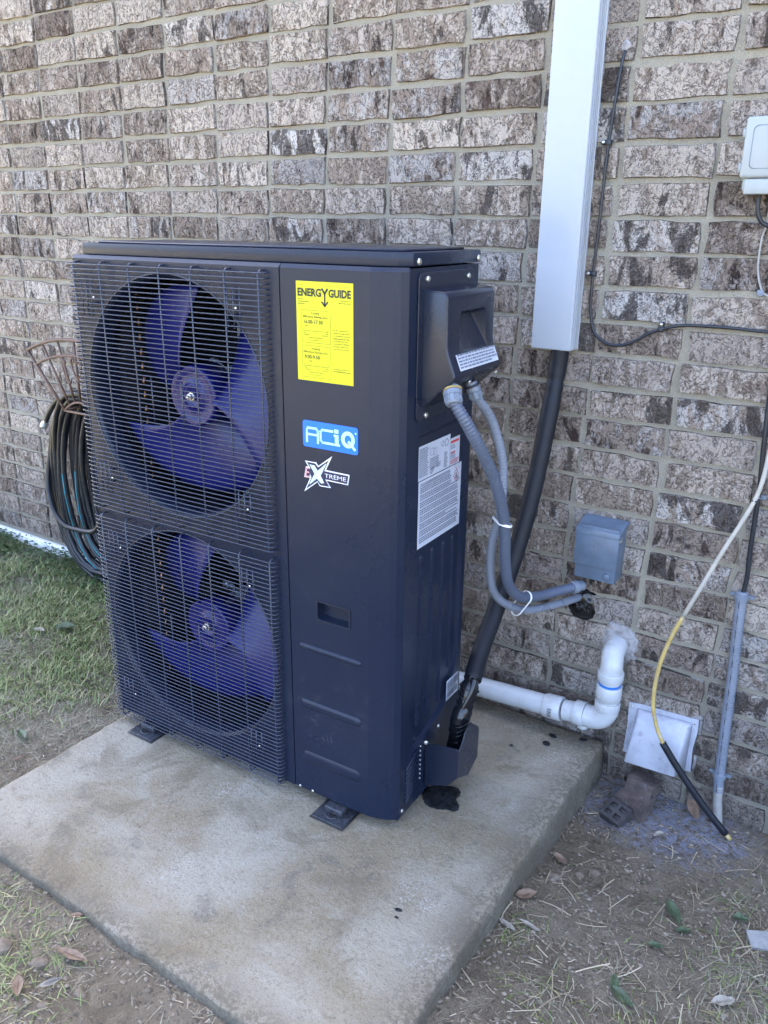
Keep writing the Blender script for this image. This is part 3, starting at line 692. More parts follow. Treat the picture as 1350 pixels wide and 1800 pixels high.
cut = MB(); cut.prism([(.118, 1.128), (.278, 1.128), (.278, 1.214), (.118, 1.214)], lambda b, z, d: (A+d, b, z), .030, .08, 0); cb = bmesh.new()
# scooped grip: wedge removed with a boolean (cutter mesh removed after applying)
def wedge():
    bm = bmesh.new(); P = [(.030, 1.196), (.075, 1.212), (.075, 1.118), (.0585, 1.122)]
    a = [bm.verts.new((A+o_, .135, z)) for o_, z in P]; b = [bm.verts.new((A+o_, .272, z)) for o_, z in P]
    a[0].co.y += .016; b[0].co.y -= .03
    bm.faces.new(a); bm.faces.new(b[::-1])
    for i in range(4): bm.faces.new((a[i], b[i], b[(i+1) % 4], a[(i+1) % 4]))
    bmesh.ops.recalc_face_normals(bm, faces=bm.faces[:]); bmesh.ops.bevel(bm, geom=bm.edges[:], offset=.006, segments=2, profile=.5, affect='EDGES', clamp_overlap=True)
    me = bpy.data.meshes.new('wedge'); bm.to_mesh(me); bm.free(); o = bpy.data.objects.new('wedge', me); COL.objects.link(o); o.parent = cov; return o
cb.free(); wd = wedge(); bo = hood.modifiers.new('grip', 'BOOLEAN'); bo.operation = 'DIFFERENCE'; bo.solver = 'EXACT'; bo.object = wd
bpy.context.view_layer.update(); dg = bpy.context.evaluated_depsgraph_get(); nm = bpy.data.meshes.new_from_object(hood.evaluated_get(dg))
hood.modifiers.clear(); hood.data = nm; nm.materials.clear(); nm.materials.append(M['paint_dark']); nm.polygons.foreach_set('use_smooth', [True]*len(nm.polygons)); nm.set_sharp_from_angle(angle=math.radians(35))
bpy.data.objects.remove(wd)
for b, z in ((.098, 1.268), (.280, 1.266), (.105, .993)): screw(cov, (A+.0035, b, z), (0, 0, PI/2), 1.0)
screw(cov, (A+.062, .185, 1.057), (.6, 0, PI/2), .8); screw(cov, (A+.074, .290, 1.064), (.6, 0, PI/2), .8)
def warn_label():
    mb = MB(); rr_ = random.Random(5)
    # strip on the sloping lip of the hood
    p0, p1 = Vector((A+.0612, 0, 1.1255)), Vector((A+.0782, 0, 1.0845)); t = (p1-p0); nrm = Vector((.924, 0, .383))
    def fn(e): return lambda u, v: tuple(p0+t*v+Vector((0, u, 0))+nrm*e)
    q_ = [(.112, .10), (.298, .10), (.298, .86), (.112, .86)]
    mb.poly([q_], fn(.0012), 0)
    for i in range(5):
        f_ = fn(.0018); words(mb, .116, .294, .80-i*.145-.06*0, .07, lambda u, v: f_(u, v), rr_, 1, .9) if False else None
        z = .76-i*.145; x = .117
        while x < (.25 if i == 0 else .288):
            w = rr_.uniform(.006, .018); mb.add([f_(x, z), f_(min(x+w, .294), z), f_(min(x+w, .294), z-.075), f_(x, z-.075)], [(0,1,2,3)], 1); x += w+.0025
    mb.obj('warning_label', [M['lab_white'], M['inkgrey']], cov)
warn_label()
# spec labels on the side
rr_ = random.Random(11); e = A-DP
mb = MB(); f1 = sd(e+.0008); f2 = sd(e+.0014)
mb.poly([[(.0965, .8455), (.2425, .8455), (.2425, .923), (.0965, .923)]], f1, 0)
for i in range(17): words(mb, .099, .143, .915-i*.0039, .0021, f2, rr_, 1, .8)
for i in range(7): words(mb, .148, .190, .884-i*.0039, .002, f2, rr_, 1, .95)
for i in range(10): words(mb, .213, .235, .884-i*.0037, .0019, f2, rr_, 1, .6)
stroke(mb, [(.1455, .852), (.1455, .916)], .0007, f2, 1)
for q_ in ([(.150,.893),(.162,.893),(.162,.908),(.150,.908)], [(.166,.890),(.177,.890),(.177,.905),(.166,.905)]): stroke(mb, q_, .0009, f2, 1, True)
stroke(mb, circ(.224, .907, .008, 12), .0016, f2, 1, True); stroke(mb, circ(.205, .908, .006, 8), .0014, f2, 1, True); stroke(mb, [(.150, .853), (.162, .866)], .003, f2, 1); stroke(mb, [(.156, .851), (.166, .861)], .003, f2, 1)
for i in range(3): words(mb, .180, .200, .868-i*.004, .002, f2, rr_, 1, .9)
mb.obj('rating_label', [M['lab_white'], M['inkgrey']], side)
mb = MB(); mb.poly([[(.2435, .8455), (.291, .8455), (.291, .9105), (.2435, .9105)]], f1, 0)
for z, h, w in ((.8985, .006, .286), (.874, .004, .268)): mb.add([f2(.2455, z), f2(w, z), f2(w, z+h), f2(.2455, z+h)], [(0,1,2,3)], 2)
for z in (.893, .889, .885, .870, .866, .862): words(mb, .246, .284, z, .002, f2, rr_, 1, .5)
for z in (.857, .853, .849): words(mb, .246, .288, z, .0022, f2, rr_, 2, .9)
mb.obj('caution_label', [M['lab_white'], M['inkgrey'], M['inkred']], side)
mb = MB(); mb.poly([[(.099, .6865), (.305, .6865), (.305, .8435), (.099, .8435)]], f1, 0)
z = .836; i = 0
while z > .692:
    hgt = .0017 if i < 3 else .0030
    x1 = .258 if z > .800 else .300
    words(mb, .107, x1, z, hgt, f2, rr_, 1, rr_.choice((.92, .92, .9, .62)) if i % 4 == 3 else .93); z -= hgt*1.62+(.0022 if i % 3 == 2 else 0); i += 1
stroke(mb, [(.278, .833), (.291, .817), (.278, .801), (.265, .817)], .0018, f2, 2, True); mb.add([f2(.2735, .809), f2(.283, .809), f2(.2815, .817), f2(.278, .826), f2(.2755, .816)], [(0,1,2,3,4)], 1)
put_text(mb, 'A2L', .284, .298, .802, .811, f2, 1, .01)
stroke(mb, [(.266,.836),(.277,.836),(.277,.842),(.266,.842)], .0008, f2, 1, True); stroke(mb, [(.287,.832),(.297,.832),(.297,.842),(.287,.842)], .0008, f2, 1, True)
mb.obj('instruction_label', [M['lab_white'], M['inkgrey'], M['inkred']], side)
mb = MB(); fb1, fb2 = sd(A+.0008), sd(A+.0014)
mb.poly([[(.260, .2105), (.3265, .2105), (.3265, .270), (.260, .270)]], fb1, 0)
for z0, z1 in ((.244, .264), (.217, .234)):
    x = .264
    while x < .321:
        w = rr_.uniform(.0012, .004); mb.add([fb2(x, z0), fb2(x+w, z0), fb2(x+w, z1), fb2(x, z1)], [(0,1,2,3)], 1); x += w+rr_.uniform(.0008, .0026)
words(mb, .264, .320, .2375, .003, fb2, rr_, 1)
mb.obj('barcode_label', [M['lab_white'], M['inkgrey']], side)
# energy label
mb = MB(); E1, E2 = fr(-.0008), fr(-.0013)
mb.poly([[(.687, 1.0583), (.828, 1.0583), (.828, 1.2598), (.687, 1.2598)]], E1, 0)
put_text(mb, 'ENERG', .6910, .7505, 1.2300, 1.2464, E2, 1, .040); put_text(mb, 'GUIDE', .7685, .8228, 1.2300, 1.2464, E2, 1, .040)
stroke(mb, [(.7530, 1.2455), (.7592, 1.2370)], .0042, E2, 1); stroke(mb, [(.7654, 1.2455), (.7592, 1.2370)], .0042, E2, 1); stroke(mb, [(.7592, 1.2370), (.7592, 1.2145)], .0036, E2, 1)
stroke(mb, [(.7525, 1.2200), (.7592, 1.2128)], .0036, E2, 1); stroke(mb, [(.7659, 1.2200), (.7592, 1.2128)], .0036, E2, 1)
def T(s, a, z, h, w=None, bold=.0, right=False):
    v, f = text_mesh(s, bold); xs = [p[0] for p in v]; zs = [p[1] for p in v]; ww = w or (max(xs)-min(xs))*h/(max(zs)-min(zs))*.92
    put_text(mb, s, a-ww if right else a, a if right else a+ww, z, z+h, E2, 1, bold)
T('U.S. Government', .6905, 1.2510, .0021, .022); T('Federal law prohibits removal of this label before consumer purchase.', .742, 1.2508, .0021, .082)
for i, s in enumerate(('Heat Pump', 'Cooling and Heating', 'Split System')): T(s, .6915, 1.2228-i*.0046, .0030, (.014, .027, .017)[i], .012)
T('HVAC Energy, LLC', .8232, 1.2235, .0029, .027, .008, True); T('Model ACiQ-60-HPD', .8232, 1.2185, .0029, .030, .008, True)
for (z0, z1, t, n_, zn, l, s_, arrow) in ((1.1376, 1.2028, 'Cooling', '16.00-17.50', 1.1758, '(SEER2)*', '14.3', .709), (1.0660, 1.1312, 'Heating', '9.00-9.50', 1.1030, '(HSPF2)*', '7.5', .718)):
    stroke(mb, [(.7002, z0), (.7725, z0), (.7725, z1), (.7002, z1)], .0005, E2, 1, True)
    T(t, .7245, z1-.0088, .0052, .0205, .006); T('Efficiency Rating', .7040, z1-.0160, .0054, .0455, .004); T(l, .7515, z1-.0155, .0032, .0165, .006)
    T(n_, .7062, z1-.0268, .0075, .047 if t == 'Cooling' else .0385, .012)
    for d in (0, .0034): mb.add([E2(arrow+d, z1-.0330+.0022), E2(arrow+d+.003, z1-.0330+.0022), E2(arrow+d+.0015, z1-.0330-.0004)], [(0,1,2)], 1)
    zb = z1-.0415; stroke(mb, [(.7055, zb), (.7660, zb)], .0006, E2, 1)
    for j in range(5): stroke(mb, [(.7055+j*.01512, zb), (.7055+j*.01512, zb+(.004 if j in (0, 4) else .0018))], .0006, E2, 1)
    T(s_, .7055, zb-.0050, .0026, .0055, .01); T('42.0' if t == 'Cooling' else '16.0', .7660, zb-.0050, .0026, .006, .01, True); T('Least Efficient', .7055, zb-.0088, .0024, .0145); T('Most Efficient', .7660, zb-.0088, .0024, .0145, 0, True)
    T('Range of Similar Models', .7185, zb-.0148, .0026, .036, .004); T('*Seasonal Energy Efficiency Ratio 2' if t == 'Cooling' else '*Heating Seasonal Performance Factor 2', .7165, zb-.0195, .0024, .0385)
for i, s in enumerate(("         The system's", 'efficiency ratings depend', 'on the coil your contractor', 'installs with this unit. The', 'heating efficiency rating', 'varies slightly in different', 'geographic regions. Ask', 'your contractor for details.')): T(s, .7795 if i else .7945, 1.1645-i*.0053, .0031, (.0225, .0395, .041, .039, .036, .039, .0375, .0395)[i], .006)
for d in (0, .0065): mb.add([E2(.7795+d, 1.1673), E2(.7825+d, 1.1673), E2(.781+d, 1.1648)], [(0,1,2)], 1)
T('For energy cost info, visit', .7795, 1.0868, .0031, .038, .006); T('productinfo.energy.gov', .7795, 1.0818, .0034, .0415, .02)
mb.obj('energy_label', [M['lab_yellow'], M['ink']], sp)
# blue maker badge
mb = MB(); mb.prism(rrect(.6966, .8393, .9140, .9722, .006, 4), lambda a, z, d: (a, -d, z), .0002, .0016, 0)
Bf = fr(-.0021); w_ = .0052
stroke(mb, [(.7075, .9265), (.7075, .9510), (.7105, .9565), (.7325, .9565), (.7368, .9515), (.7368, .9265)], w_, Bf, 1); stroke(mb, [(.7075, .9425), (.7368, .9425)], w_*.9, fr(-.00215), 1)
stroke(mb, [(.7745, .9565), (.7490, .9565), (.7440, .9520), (.7440, .9330), (.7490, .9288), (.7745, .9288)], w_, Bf, 1)
for q_ in ((.7795, .7905, .9535, .9620), (.7780, .7905, .9455, .9505), (.7812, .7905, .9262, .9505), (.7775, .7942, .9262, .9308)): mb.add([fr(-.0021-.00004*q_[0])(q_[0], q_[2]), fr(-.0021)(q_[1], q_[2]), fr(-.0021)(q_[1], q_[3]), fr(-.0021)(q_[0], q_[3])], [(0,1,2,3)], 1)
mb.poly([[(x, z) for x, z in [(.8145+.0172*math.cos(t), .9440+.0180*math.sin(t)) for t in np.linspace(0, 2*PI, 36, False)]], [(x, z) for x, z in [(.8145+.0085*math.cos(t), .9440+.0098*math.sin(t)) for t in np.linspace(0, 2*PI, 24, False)]]], Bf, 1)
stroke(mb, [(.8175, .9385), (.8310, .9255)], .0062, fr(-.0022), 1); mb.poly([circ(.8340, .9600, .0022, 10)], Bf, 1)
bd = mb.obj('maker_badge', [M['lab_blue'], M['badge_ltblue']], sp)
# star badge
star = [(0.7, 0.8807), (0.73, 0.8812), (0.7357, 0.8743), (0.7727, 0.9017), (0.7558, 0.8684), (0.8176, 0.8674), (0.8134, 0.8442), (0.7563, 0.8448), (0.7686, 0.8298), (0.739, 0.8288), (0.7332, 0.8372), (0.6962, 0.8094), (0.7128, 0.8431), (0.6969, 0.8433), (0.7022, 0.8681), (0.7091, 0.8685)]
xd = [(0.7050, 0.8788), (0.7280, 0.8790), (0.7353, 0.8710), (0.7640, 0.8920), (0.7516, 0.8655), (0.8148, 0.8648), (0.811, 0.8464), (0.7538, 0.8473), (0.7645, 0.8319), (0.7399, 0.8312), (0.7333, 0.8400), (0.7020, 0.8165), (0.7172, 0.8445), (.7125, .8560), (.7140, .8668)]
xx = [(0.7127, 0.8746), (0.7264, 0.8739), (0.7347, 0.8634), (0.7586, 0.8844), (0.7421, 0.8539), (0.7511, 0.8389), (0.7434, 0.8361), (0.7317, 0.8456), (0.7107, 0.8282), (0.726, 0.8555)]
mb = MB(); mb.prism(star, lambda a, z, d: (a, -d, z), .0002, .0012, 0)
mb.poly([xd], fr(-.0016), 1); mb.poly([[(a+.0012, z-.0012) for a, z in xx]], fr(-.0019), 3); mb.poly([xx], fr(-.0022), 4)
EL = [(.7025, .8664), (.7130, .8664), (.7134, .8638), (.7058, .8634), (.7050, .8574), (.7118, .8574), (.7112, .8544), (.7045, .8540), (.7035, .8478), (.7118, .8474), (.7124, .8447), (.6985, .8447)]
mb.poly([[(.6992, .8455), (.7115, .8455), (.7135, .8560), (.7130, .8655), (.7032, .8655)]], fr(-.0017), 1); mb.poly([EL], fr(-.0020), 2)
put_text(mb, 'TREME', .7530, .8092, .8515, .8605, fr(-.0021), 0, 0.0)
mb.obj('star_badge', [M['foilwhite'], M['navy'], M['foilpink'], M['inkgrey'], M['foilmint']], sp)
# pipe cover
mb = MB(); t_ = .003; aR = 1.031; bF = .150
ff = [(A+.002, .152), (aR-.004, .1655), (aR, .160), (aR, .083), (1.004, .050), (.972, .036), (A+.004, .026)]
mb.prism(ff, lambda a, z, d: (a, d, z), bF, bF+t_, 0, .0008, 1)
rf = [(bF+.0005, .160), (.163, .1655), (.176, .178), (.186, .196), (.215, .208), (.262, .170), (.268, .155), (.266, .075), (.215, .052), (bF+.0005, .083)]
mb.prism(rf, lambda b, z, d: (d, b, z), aR-t_, aR, 0, .0008, 1)
mb.add([(aR, bF+.001, .083), (1.004, bF+.001, .050), (.972, bF+.001, .036), (A+.004, bF+.001, .026), (A+.004, .262, .026), (.972, .262, .036), (1.004, .262, .050), (aR, .262, .0745)], [(0,1,6,7),(1,2,5,6),(2,3,4,5)], 0)
mb.prism([(A+.001, .155), (aR-.003, .168), (aR-.003, .164), (A+.001, .149)], lambda a, z, d: (a, d, z), bF-.003, bF+.001, 0, .001, 1)
pcv = mb.obj('pipe_cover', M['paint_dark'], unit, edge=35)
screw(pcv, (A+.006, bF-.002, .155), (0, 0, .6), .9); screw(pcv, (A+.012, .20, .176), (0, 0, PI/2), .8)
# feet
def foot(x):
    mb = MB(); mb.bbox(x-.046, x+.046, -.048, .05, -.0255, -.0215, .0012); mb.bbox(x-.026, x+.026, -.020, .05, -.0214, -.004, .003)
    mb.tube([(x-.015, -.024, -.0205)]+[(x+.015*math.cos(t), -.024-.012*math.sin(t), -.0205) for t in np.linspace(PI, 0, 8)]+[(x+.015, -.024, -.0205)], .0022, 6)
    f = mb.obj('mounting_foot', M['footmetal'], unit)
    mb = MB(); mb.bbox(x-.050, x+.050, -.052, .05, -.0282, -.0258, .001, 0, 1); mb.obj('rubber_pad', M['ink'], f)
    mb = MB(); mb.lathe([(.0085, 0), (.0085, .0006)], (x, -.022, -.0214), (0, 0, 1), 14); mb.obj('bolt_hole', M['ink'], f)
foot(.118); foot(.775)
for x in (.118, .775):
    mb = MB(); mb.bbox(x-.046, x+.046, UD-.05, UD+.048, -.0255, -.0215, .0012); mb.box(x-.026, x+.026, UD-.05, UD-.004, -.0214, -.0045); mb.obj('mounting_foot', M['paint_dark'], unit)
for a in (.66, .70): screw(unit, (a, -.001, .006), (0, 0, 0), .55)

# ------------------------------------------------------------------ line-set cover and insulated pipe
cx0, cx1 = -.160, -.0535
mb = MB(); mb.bbox(cx0, cx1, -.060, -.020, 1.130, 3.04, .004, 0, 2)
lc = mb.obj('line_cover', M['white_cover']); tag(lc, 'white square duct running up the brick wall to the right of the heat pump', 'duct cover')
mb = MB(); mb.bbox(cx0+.003, cx1-.0005, -.0195, -.012, 1.131, 3.04, .001, 0, 1); mb.bbox(cx0-.001, cx1+.002, -.0118, -.002, 1.131, 3.04, .001, 0, 1); mb.obj('base_channel', M['white_cover'], lc)
for y_ in (-.046, -.034): mb = MB(); mb.box(cx1+.0002, cx1+.0016, y_-.0018, y_+.0018, 1.132, 3.04); mb.obj('seam_ridge', M['white_cover'], lc)
ls = empty('insulated_pipe', 'thick black foam-wrapped refrigerant pipe curving from white duct down to heat pump', 'pipe', (-.1, -.2, .6))
def rel(pts, o): return [tuple(Vector(p)-Vector(o)) for p in pts]
Lo = (-.1, -.2, .6)
path = resample(spline([(-.0880, -.036, 1.30), (-.0887, -.036, 1.133), (-.0912, -.041, 1.0635), (-.091, -.070, .9644), (-.0974, -.115, .7892), (-.1115, -.165, .6253), (-.1290, -.235, .470), (-.1230, -.330, .385), (-.1085, -.400, .338)]), .008)
rad = [.0232*(1+.02*noise.noise(Vector((i*.11, 3, 0)))-(.11*math.exp(-((i-31)/1.1)**2))-(.08*math.exp(-((i-35)/1.0)**2))-(.05*math.exp(-((i-60)/1.4)**2))-(.04*math.exp(-((i-88)/1.2)**2))) for i in range(len(path))]
mb = MB(); mb.tube(rel(path, Lo), rad, 18); mb.obj('foam_sleeve', M['foam'], ls)
tp = resample(spline([(-.1090, -.396, .345), (-.1095, -.420, .312), (-.1105, -.434, .280), (-.1140, -.446, .245), (-.1175, -.452, .210), (-.1190, -.455, .160)]), .003)
trad = [.0225*(1+.10*math.sin(i*.21)+.05*noise.noise(Vector((i*.25, 0, 1))))-(.006*math.exp(-((i-4)/3)**2)) for i in range(len(tp))]
mb = MB(); mb.tube(rel(tp, Lo), trad, 16)
for i in range(3, len(tp)-4, 7): mb.tube(rel([tp[i]+Vector((trad[i]*1.02*math.cos(t), trad[i]*1.02*math.sin(t), .010*math.sin(t+i))) for t in np.linspace(0, 2*PI, 18)], Lo), .0016, 5)
mb.obj('tape_wrap', M['tape'], ls)
mb = MB(); mb.tube(rel(spline([(-.118, -.452, .205), (-.113, -.452, .26), (-.098, -.430, .315), (-.098, -.41, .35)]), Lo), .010, 10); mb.obj('thin_pipe', M['tape'], ls)

# ------------------------------------------------------------------ flexible conduits
def conduit(name, label, pts, r, mat, pitch=.0078):
    o_ = pts[len(pts)//2]; t = empty(name, label, 'conduit', o_, 0, 'flexible conduits leaving the heat pump')
    P = resample(spline(pts, 10), pitch/3); R = [r*(1+(-.10, .05, .05)[i % 3]) for i in range(len(P))]
    mb = MB(); mb.tube(rel(P, o_), R, 14); mb.obj('corrugated_sheath', mat, t, edge=80)
    return t, P, o_
big = [(-.0985, -.585, 1.1080), (-.0870, -.592, 1.0860), (-.0563, -.57, 1.0232), (-.0347, -.50, .9137), (-.0315, -.44, .798), (-.0463, -.385, .670), (-.0548, -.335, .591), (-.0516, -.270, .5352), (-.0349, -.19, .5095), (-.0032, -.11, .5034), (.0240, -.066, .5050)]
cb_, PB, oB = conduit('flexible_conduit', 'thicker dark grey ribbed conduit from heat pump cover down to the grey box', big, .0128, M['conduit_dark'])
small = [(-.1130, -.468, 1.098), (-.1040, -.462, 1.075), (-.0846, -.42, 1.017), (-.0660, -.395, .9280), (-.0600, -.395, .8549), (-.0600, -.400, .7900), (-.080, -.39, .7221), (-.0933, -.365, .6362), (-.0943, -.335, .563), (-.0778, -.285, .5115), (-.0516, -.20, .469), (-.0089, -.085, .4545), (.012, -.03, .4515), (.018, .0, .449)]
cs_, PS, oS = conduit('flexible_conduit', 'thinner pale grey ribbed conduit from heat pump cover into black sealed wall hole', small, .0102, M['conduit_light'])
def connector(parent, o_, P, i0, rr, dark=False):
    ax = (P[i0]-P[0]).normalized(); c = Vector(P[0])-Vector(o_)
    mb = MB(); mb.lathe([(rr*1.25, -.010), (rr*1.25, .0), (rr*1.55, .001), (rr*1.55, .010), (rr*1.38, .012), (rr*1.36, .026), (rr*1.15, .030)], c, ax, 16, 0, False)
    up = Vector((0, 0, 1)); A_ = (up-ax*up.dot(ax)).normalized(); B_ = ax.cross(A_)
    for k in range(8):
        t = 2*PI*k/8; p = c+ax*.018+(A_*math.cos(t)+B_*math.sin(t))*rr*1.36; mb.tube([p-ax*.006, p+ax*.006], .0022, 5)
    cn = mb.obj('connector', M['fitting'], parent)
    mb = MB(); mb.lathe([(rr*1.62, -.003), (rr*1.62, .0008)], c-ax*.001, ax, 18); mb.obj('gasket', M['yellow'] if dark else M['fitting_dark'], cn)
connector(cb_, oB, PB, 6, .0128, True); connector(cs_, oS, PS, 6, .0102)
# connector at the box end
ax = (PB[-1]-PB[-6]).normalized(); mb = MB(); mb.lathe([(.0145, -.012), (.0175, -.010), (.0175, .004), (.0145, .006), (.0145, .022)], Vector(PB[-1])-Vector(oB), ax, 16, 0, False); mb.obj('connector', M['fitting'], cb_)
def tie(label, ca, cb2, tilt):
    c = (ca+cb2)/2; d = (ca-cb2); ext = d.length/2; dx = d.normalized() if ext > 1e-4 else Vector((1, 0, 0))
    ax = tilt.normalized(); dy = ax.cross(dx).normalized(); dx = dy.cross(ax)
    o_ = c; mb = MB(); n = 28; rr_ = .0160
    pts = []
    for t in np.linspace(-PI/2, PI/2, n//2): pts.append(dx*(ext+rr_*math.cos(t))+dy*rr_*math.sin(t))
    for t in np.linspace(PI/2, 3*PI/2, n//2): pts.append(dx*(-ext+rr_*math.cos(t))+dy*rr_*math.sin(t))
    pts.append(pts[0])
    V = []; 
    for p in pts[:-1]:
        rdir = p.normalized(); V += [p-ax*.0028, p-ax*.0028+rdir*.0018, p+ax*.0028+rdir*.0018, p+ax*.0028]
    F = []
    for i in range(n):
        j = (i+1) % n
        for k in range(4): F.append((i*4+k, j*4+k, j*4+(k+1) % 4, i*4+(k+1) % 4))
    mb.add(V, F, 0, True); o = mb.obj('cable_tie', M['tie'], None, o_, edge=40); tag(o, label, 'cable tie', 'white ties round the two conduits'); return o
def near(P, z, lo=0, hi=None): return min(P[lo:hi], key=lambda p: abs(p.z-z))
tb = near(PB, .785); ts = near(PS, .785); tie('white plastic tie holding both conduits together level with the top of the grey box', tb, ts, Vector((.15, .25, 1)))
tb = min(PB, key=lambda p: (p-Vector((-.0480, -.245, .525))).length); ts = min(PS, key=lambda p: (p-Vector((-.0640, -.240, .488))).length)
tie('white plastic tie holding both conduits at their bend towards the wall', tb, ts, Vector((.25, .85, -.30)))

# ------------------------------------------------------------------ disconnect box
dx0, dx1 = .014, .130
db = empty('disconnect_box', 'grey metal electrical disconnect box with sloping lid on the brick wall', 'electrical box', (.072, -.04, .54))
Do = (.072, -.04, .54)
def relm(mb, o): mb.v = [tuple(Vector(v)-Vector(o)) for v in mb.v]; return mb
mb = MB(); mb.bbox(dx0+.003, dx1-.003, -.074, -.010, .540, .690, .002); relm(mb, Do).obj('case', M['disc'], db)
mb = MB(); mb.bbox(dx0, dx1, -.0810, -.0745, .581, .668, .0015); mb.prism([(-.0815, .6660), (-.0815, .6835), (-.012, .699), (-.008, .699), (-.008, .690), (-.0745, .6765), (-.0745, .6660)], lambda y, z, x: (x, y, z), dx0-.001, dx1+.001, 0, .0012, 1)
lid_d = relm(mb, Do).obj('lid', M['disc'], db, edge=40)
mb = MB(); f_ = lambda x, z: (x, -.0817, z)
for hs in (.0085, .0045): stroke(mb, [(.066-hs, .637-hs), (.066+hs, .637-hs), (.066+hs, .637+hs), (.066-hs, .637+hs)], .0012, lambda x, z: (x, -.0817-(.0003 if hs < .006 else 0), z), 0, True)
relm(mb, Do).obj('embossed_mark', M['fitting'], lid_d)
mb = MB(); mb.lathe([(.011, 0), (.009, -.002), (.002, -.003)], (.105, -.0745, .557), (0, 1, 0), 16); relm(mb, Do).obj('knockout', M['disc'], db)
mb = MB(); mb.lathe([(.0045, 0), (.0045, .003), (.002, .004)], (dx1-.002, -.068, .660), (1, 0, 0), 10); mb.box(dx1-.003, dx1+.001, -.060, -.052, .655, .667); relm(mb, Do).obj('hasp', M['steel'], db)

# ------------------------------------------------------------------ sealed hole
def blob(seed, r, amp, n=26, m=12, c=(0, 0, 0), flat=.4):
    V = []; F = []
    for i in range(m+1):
        for k in range(n):
            ph = PI/2*i/m; t = 2*PI*k/n; d = Vector((math.cos(t)*math.sin(ph), -math.cos(ph)*flat, math.sin(t)*math.sin(ph)))
            rr = r*(1+amp*noise.noise(d*3.1+Vector((seed, 0, 0)))+amp*.6*noise.noise(d*8.0+Vector((0, seed, 0)))); V.append(tuple(d*rr+Vector(c)))
    for i in range(m):
        for k in range(n): F.append((i*n+k, i*n+(k+1) % n, (i+1)*n+(k+1) % n, (i+1)*n+k))
    return V, F
V, F = blob(3.3, .049, .09, 36, 18, flat=.42); mb = MB(); mb.add(V, F, 0, True)
for k in range(16):
    a, r_ = random.uniform(0, 6.28), random.uniform(.004, .028); c = Vector((r_*math.cos(a), -.016, r_*math.sin(a))); mb.tube([c+Vector((.010*math.cos(t), -.005*math.sin(t*2), .008*math.sin(t))) for t in np.linspace(a, a+4.2, 12)], .0028, 6)
o = mb.obj('duct_seal', M['seal'], None, (.028, .004, .427)); tag(o, 'glossy black sealant plug filling round hole in the wall below the grey box', 'sealant')
V, F = blob(8.1, .060, .22, 30, 8, flat=.12)
mb = MB(); mb.add(V, F, 0, True); hb = mb.obj('hole_mortar', M['patch'], o, (.002, .002, .0)); hb.scale = (1, .6, 1)

# ------------------------------------------------------------------ white drain pipe
pv = empty('drain_pipe', 'white plastic drain pipe running along wall foot and elbowing up into it', 'pipe', (.147, -.072, .12)); Po = (.147, -.072, .12)
def P_tube(pts, r, name, n=24, per=6):
    mb = MB(); mb.tube(rel(resample(spline(pts, per), .006) if len(pts) > 2 else pts, Po), r, n); return mb.obj(name, M['pvc'], pv, edge=50)
vx, vy = .147, -.072; hz = .128
P_tube([(vx-.010, .01, .337), (vx-.009, -.018, .337), (vx-.006, -.052, .330), (vx-.001, vy+.002, .306), (vx, vy, .285)], .0300, 'wall_elbow')
mb = MB(); mb.lathe([(.0340, 0), (.0350, .002), (.0350, .022), (.0340, .024)], (vx, vy, .263), (0, 0, 1), 28); relm(mb, Po).obj('elbow_collar', M['pvc'], pv, edge=40)
mb = MB(); mb.lathe([(.0292, 0), (.0292, .013)], (vx, vy, .2505), (0, 0, 1), 28); mb.obj
relm(mb, Po).obj('pipe_stub', M['pvc'], pv, edge=40)
mb = MB(); mb.lathe([(.0300, 0), (.0300, .007)], (vx, vy, .2465), (0, 0, 1), 28); relm(mb, Po).obj('primer_ring', M['bluecement'], pv, edge=40)
mb = MB(); mb.lathe([(.0335, 0), (.0350, .002), (.0350, .040), (.0335, .042)], (vx, vy, .2045), (0, 0, 1), 28); relm(mb, Po).obj('coupling', M['pvc'], pv, edge=40)
mb = MB(); mb.lathe([(.0300, 0), (.0300, .010)], (vx, vy, .195), (0, 0, 1), 28); relm(mb, Po).obj('pipe_stub', M['pvc'], pv, edge=40)
mb = MB(); mb.lathe([(.0335, 0), (.0345, .002), (.0345, .024), (.0335, .026)], (vx, vy, .170), (0, 0, 1), 28); relm(mb, Po).obj('elbow_collar', M['pvc'], pv, edge=40)
P_tube([(vx, vy, .175), (vx-.001, vy, .160), (vx-.014, vy, .138), (vx-.036, vy, hz), (vx-.058, vy, hz-.001)], .0325, 'bottom_elbow')
mb = MB(); mb.lathe([(.0340, 0), (.0352, .002), (.0352, .028), (.0340, .030)], (vx-.088, vy, hz-.002), (1, 0, .06), 28); relm(mb, Po).obj('elbow_collar', M['pvc'], pv, edge=40)
mb = MB(); mb.lathe([(.016, 0), (.016, .012), (.013, .014)], (vx-.062, vy, hz-.030), (0, 0, -1), 14); relm(mb, Po).obj('mould_boss', M['pvc'], pv)
mb = MB(); mb.tube(rel([(vx-.085, vy, hz-.003), (.028, vy, .121)], Po), .0298, 24); relm(MB(), Po); mb.obj('pipe_run', M['pvc'], pv, edge=40)
cpl = MB(); cpl.lathe([(.0340, 0), (.0352, .002), (.0352, .050), (.0340, .052)], (-.030, vy, .1165), (1, 0, .085), 28); co = relm(cpl, Po).obj('coupling', M['pvc'], pv, edge=40)
mb = MB()
def on_pipe(x, t, r): return (x, vy-r*math.cos(t), .1165+(x+.030)*.085+r*math.sin(t))
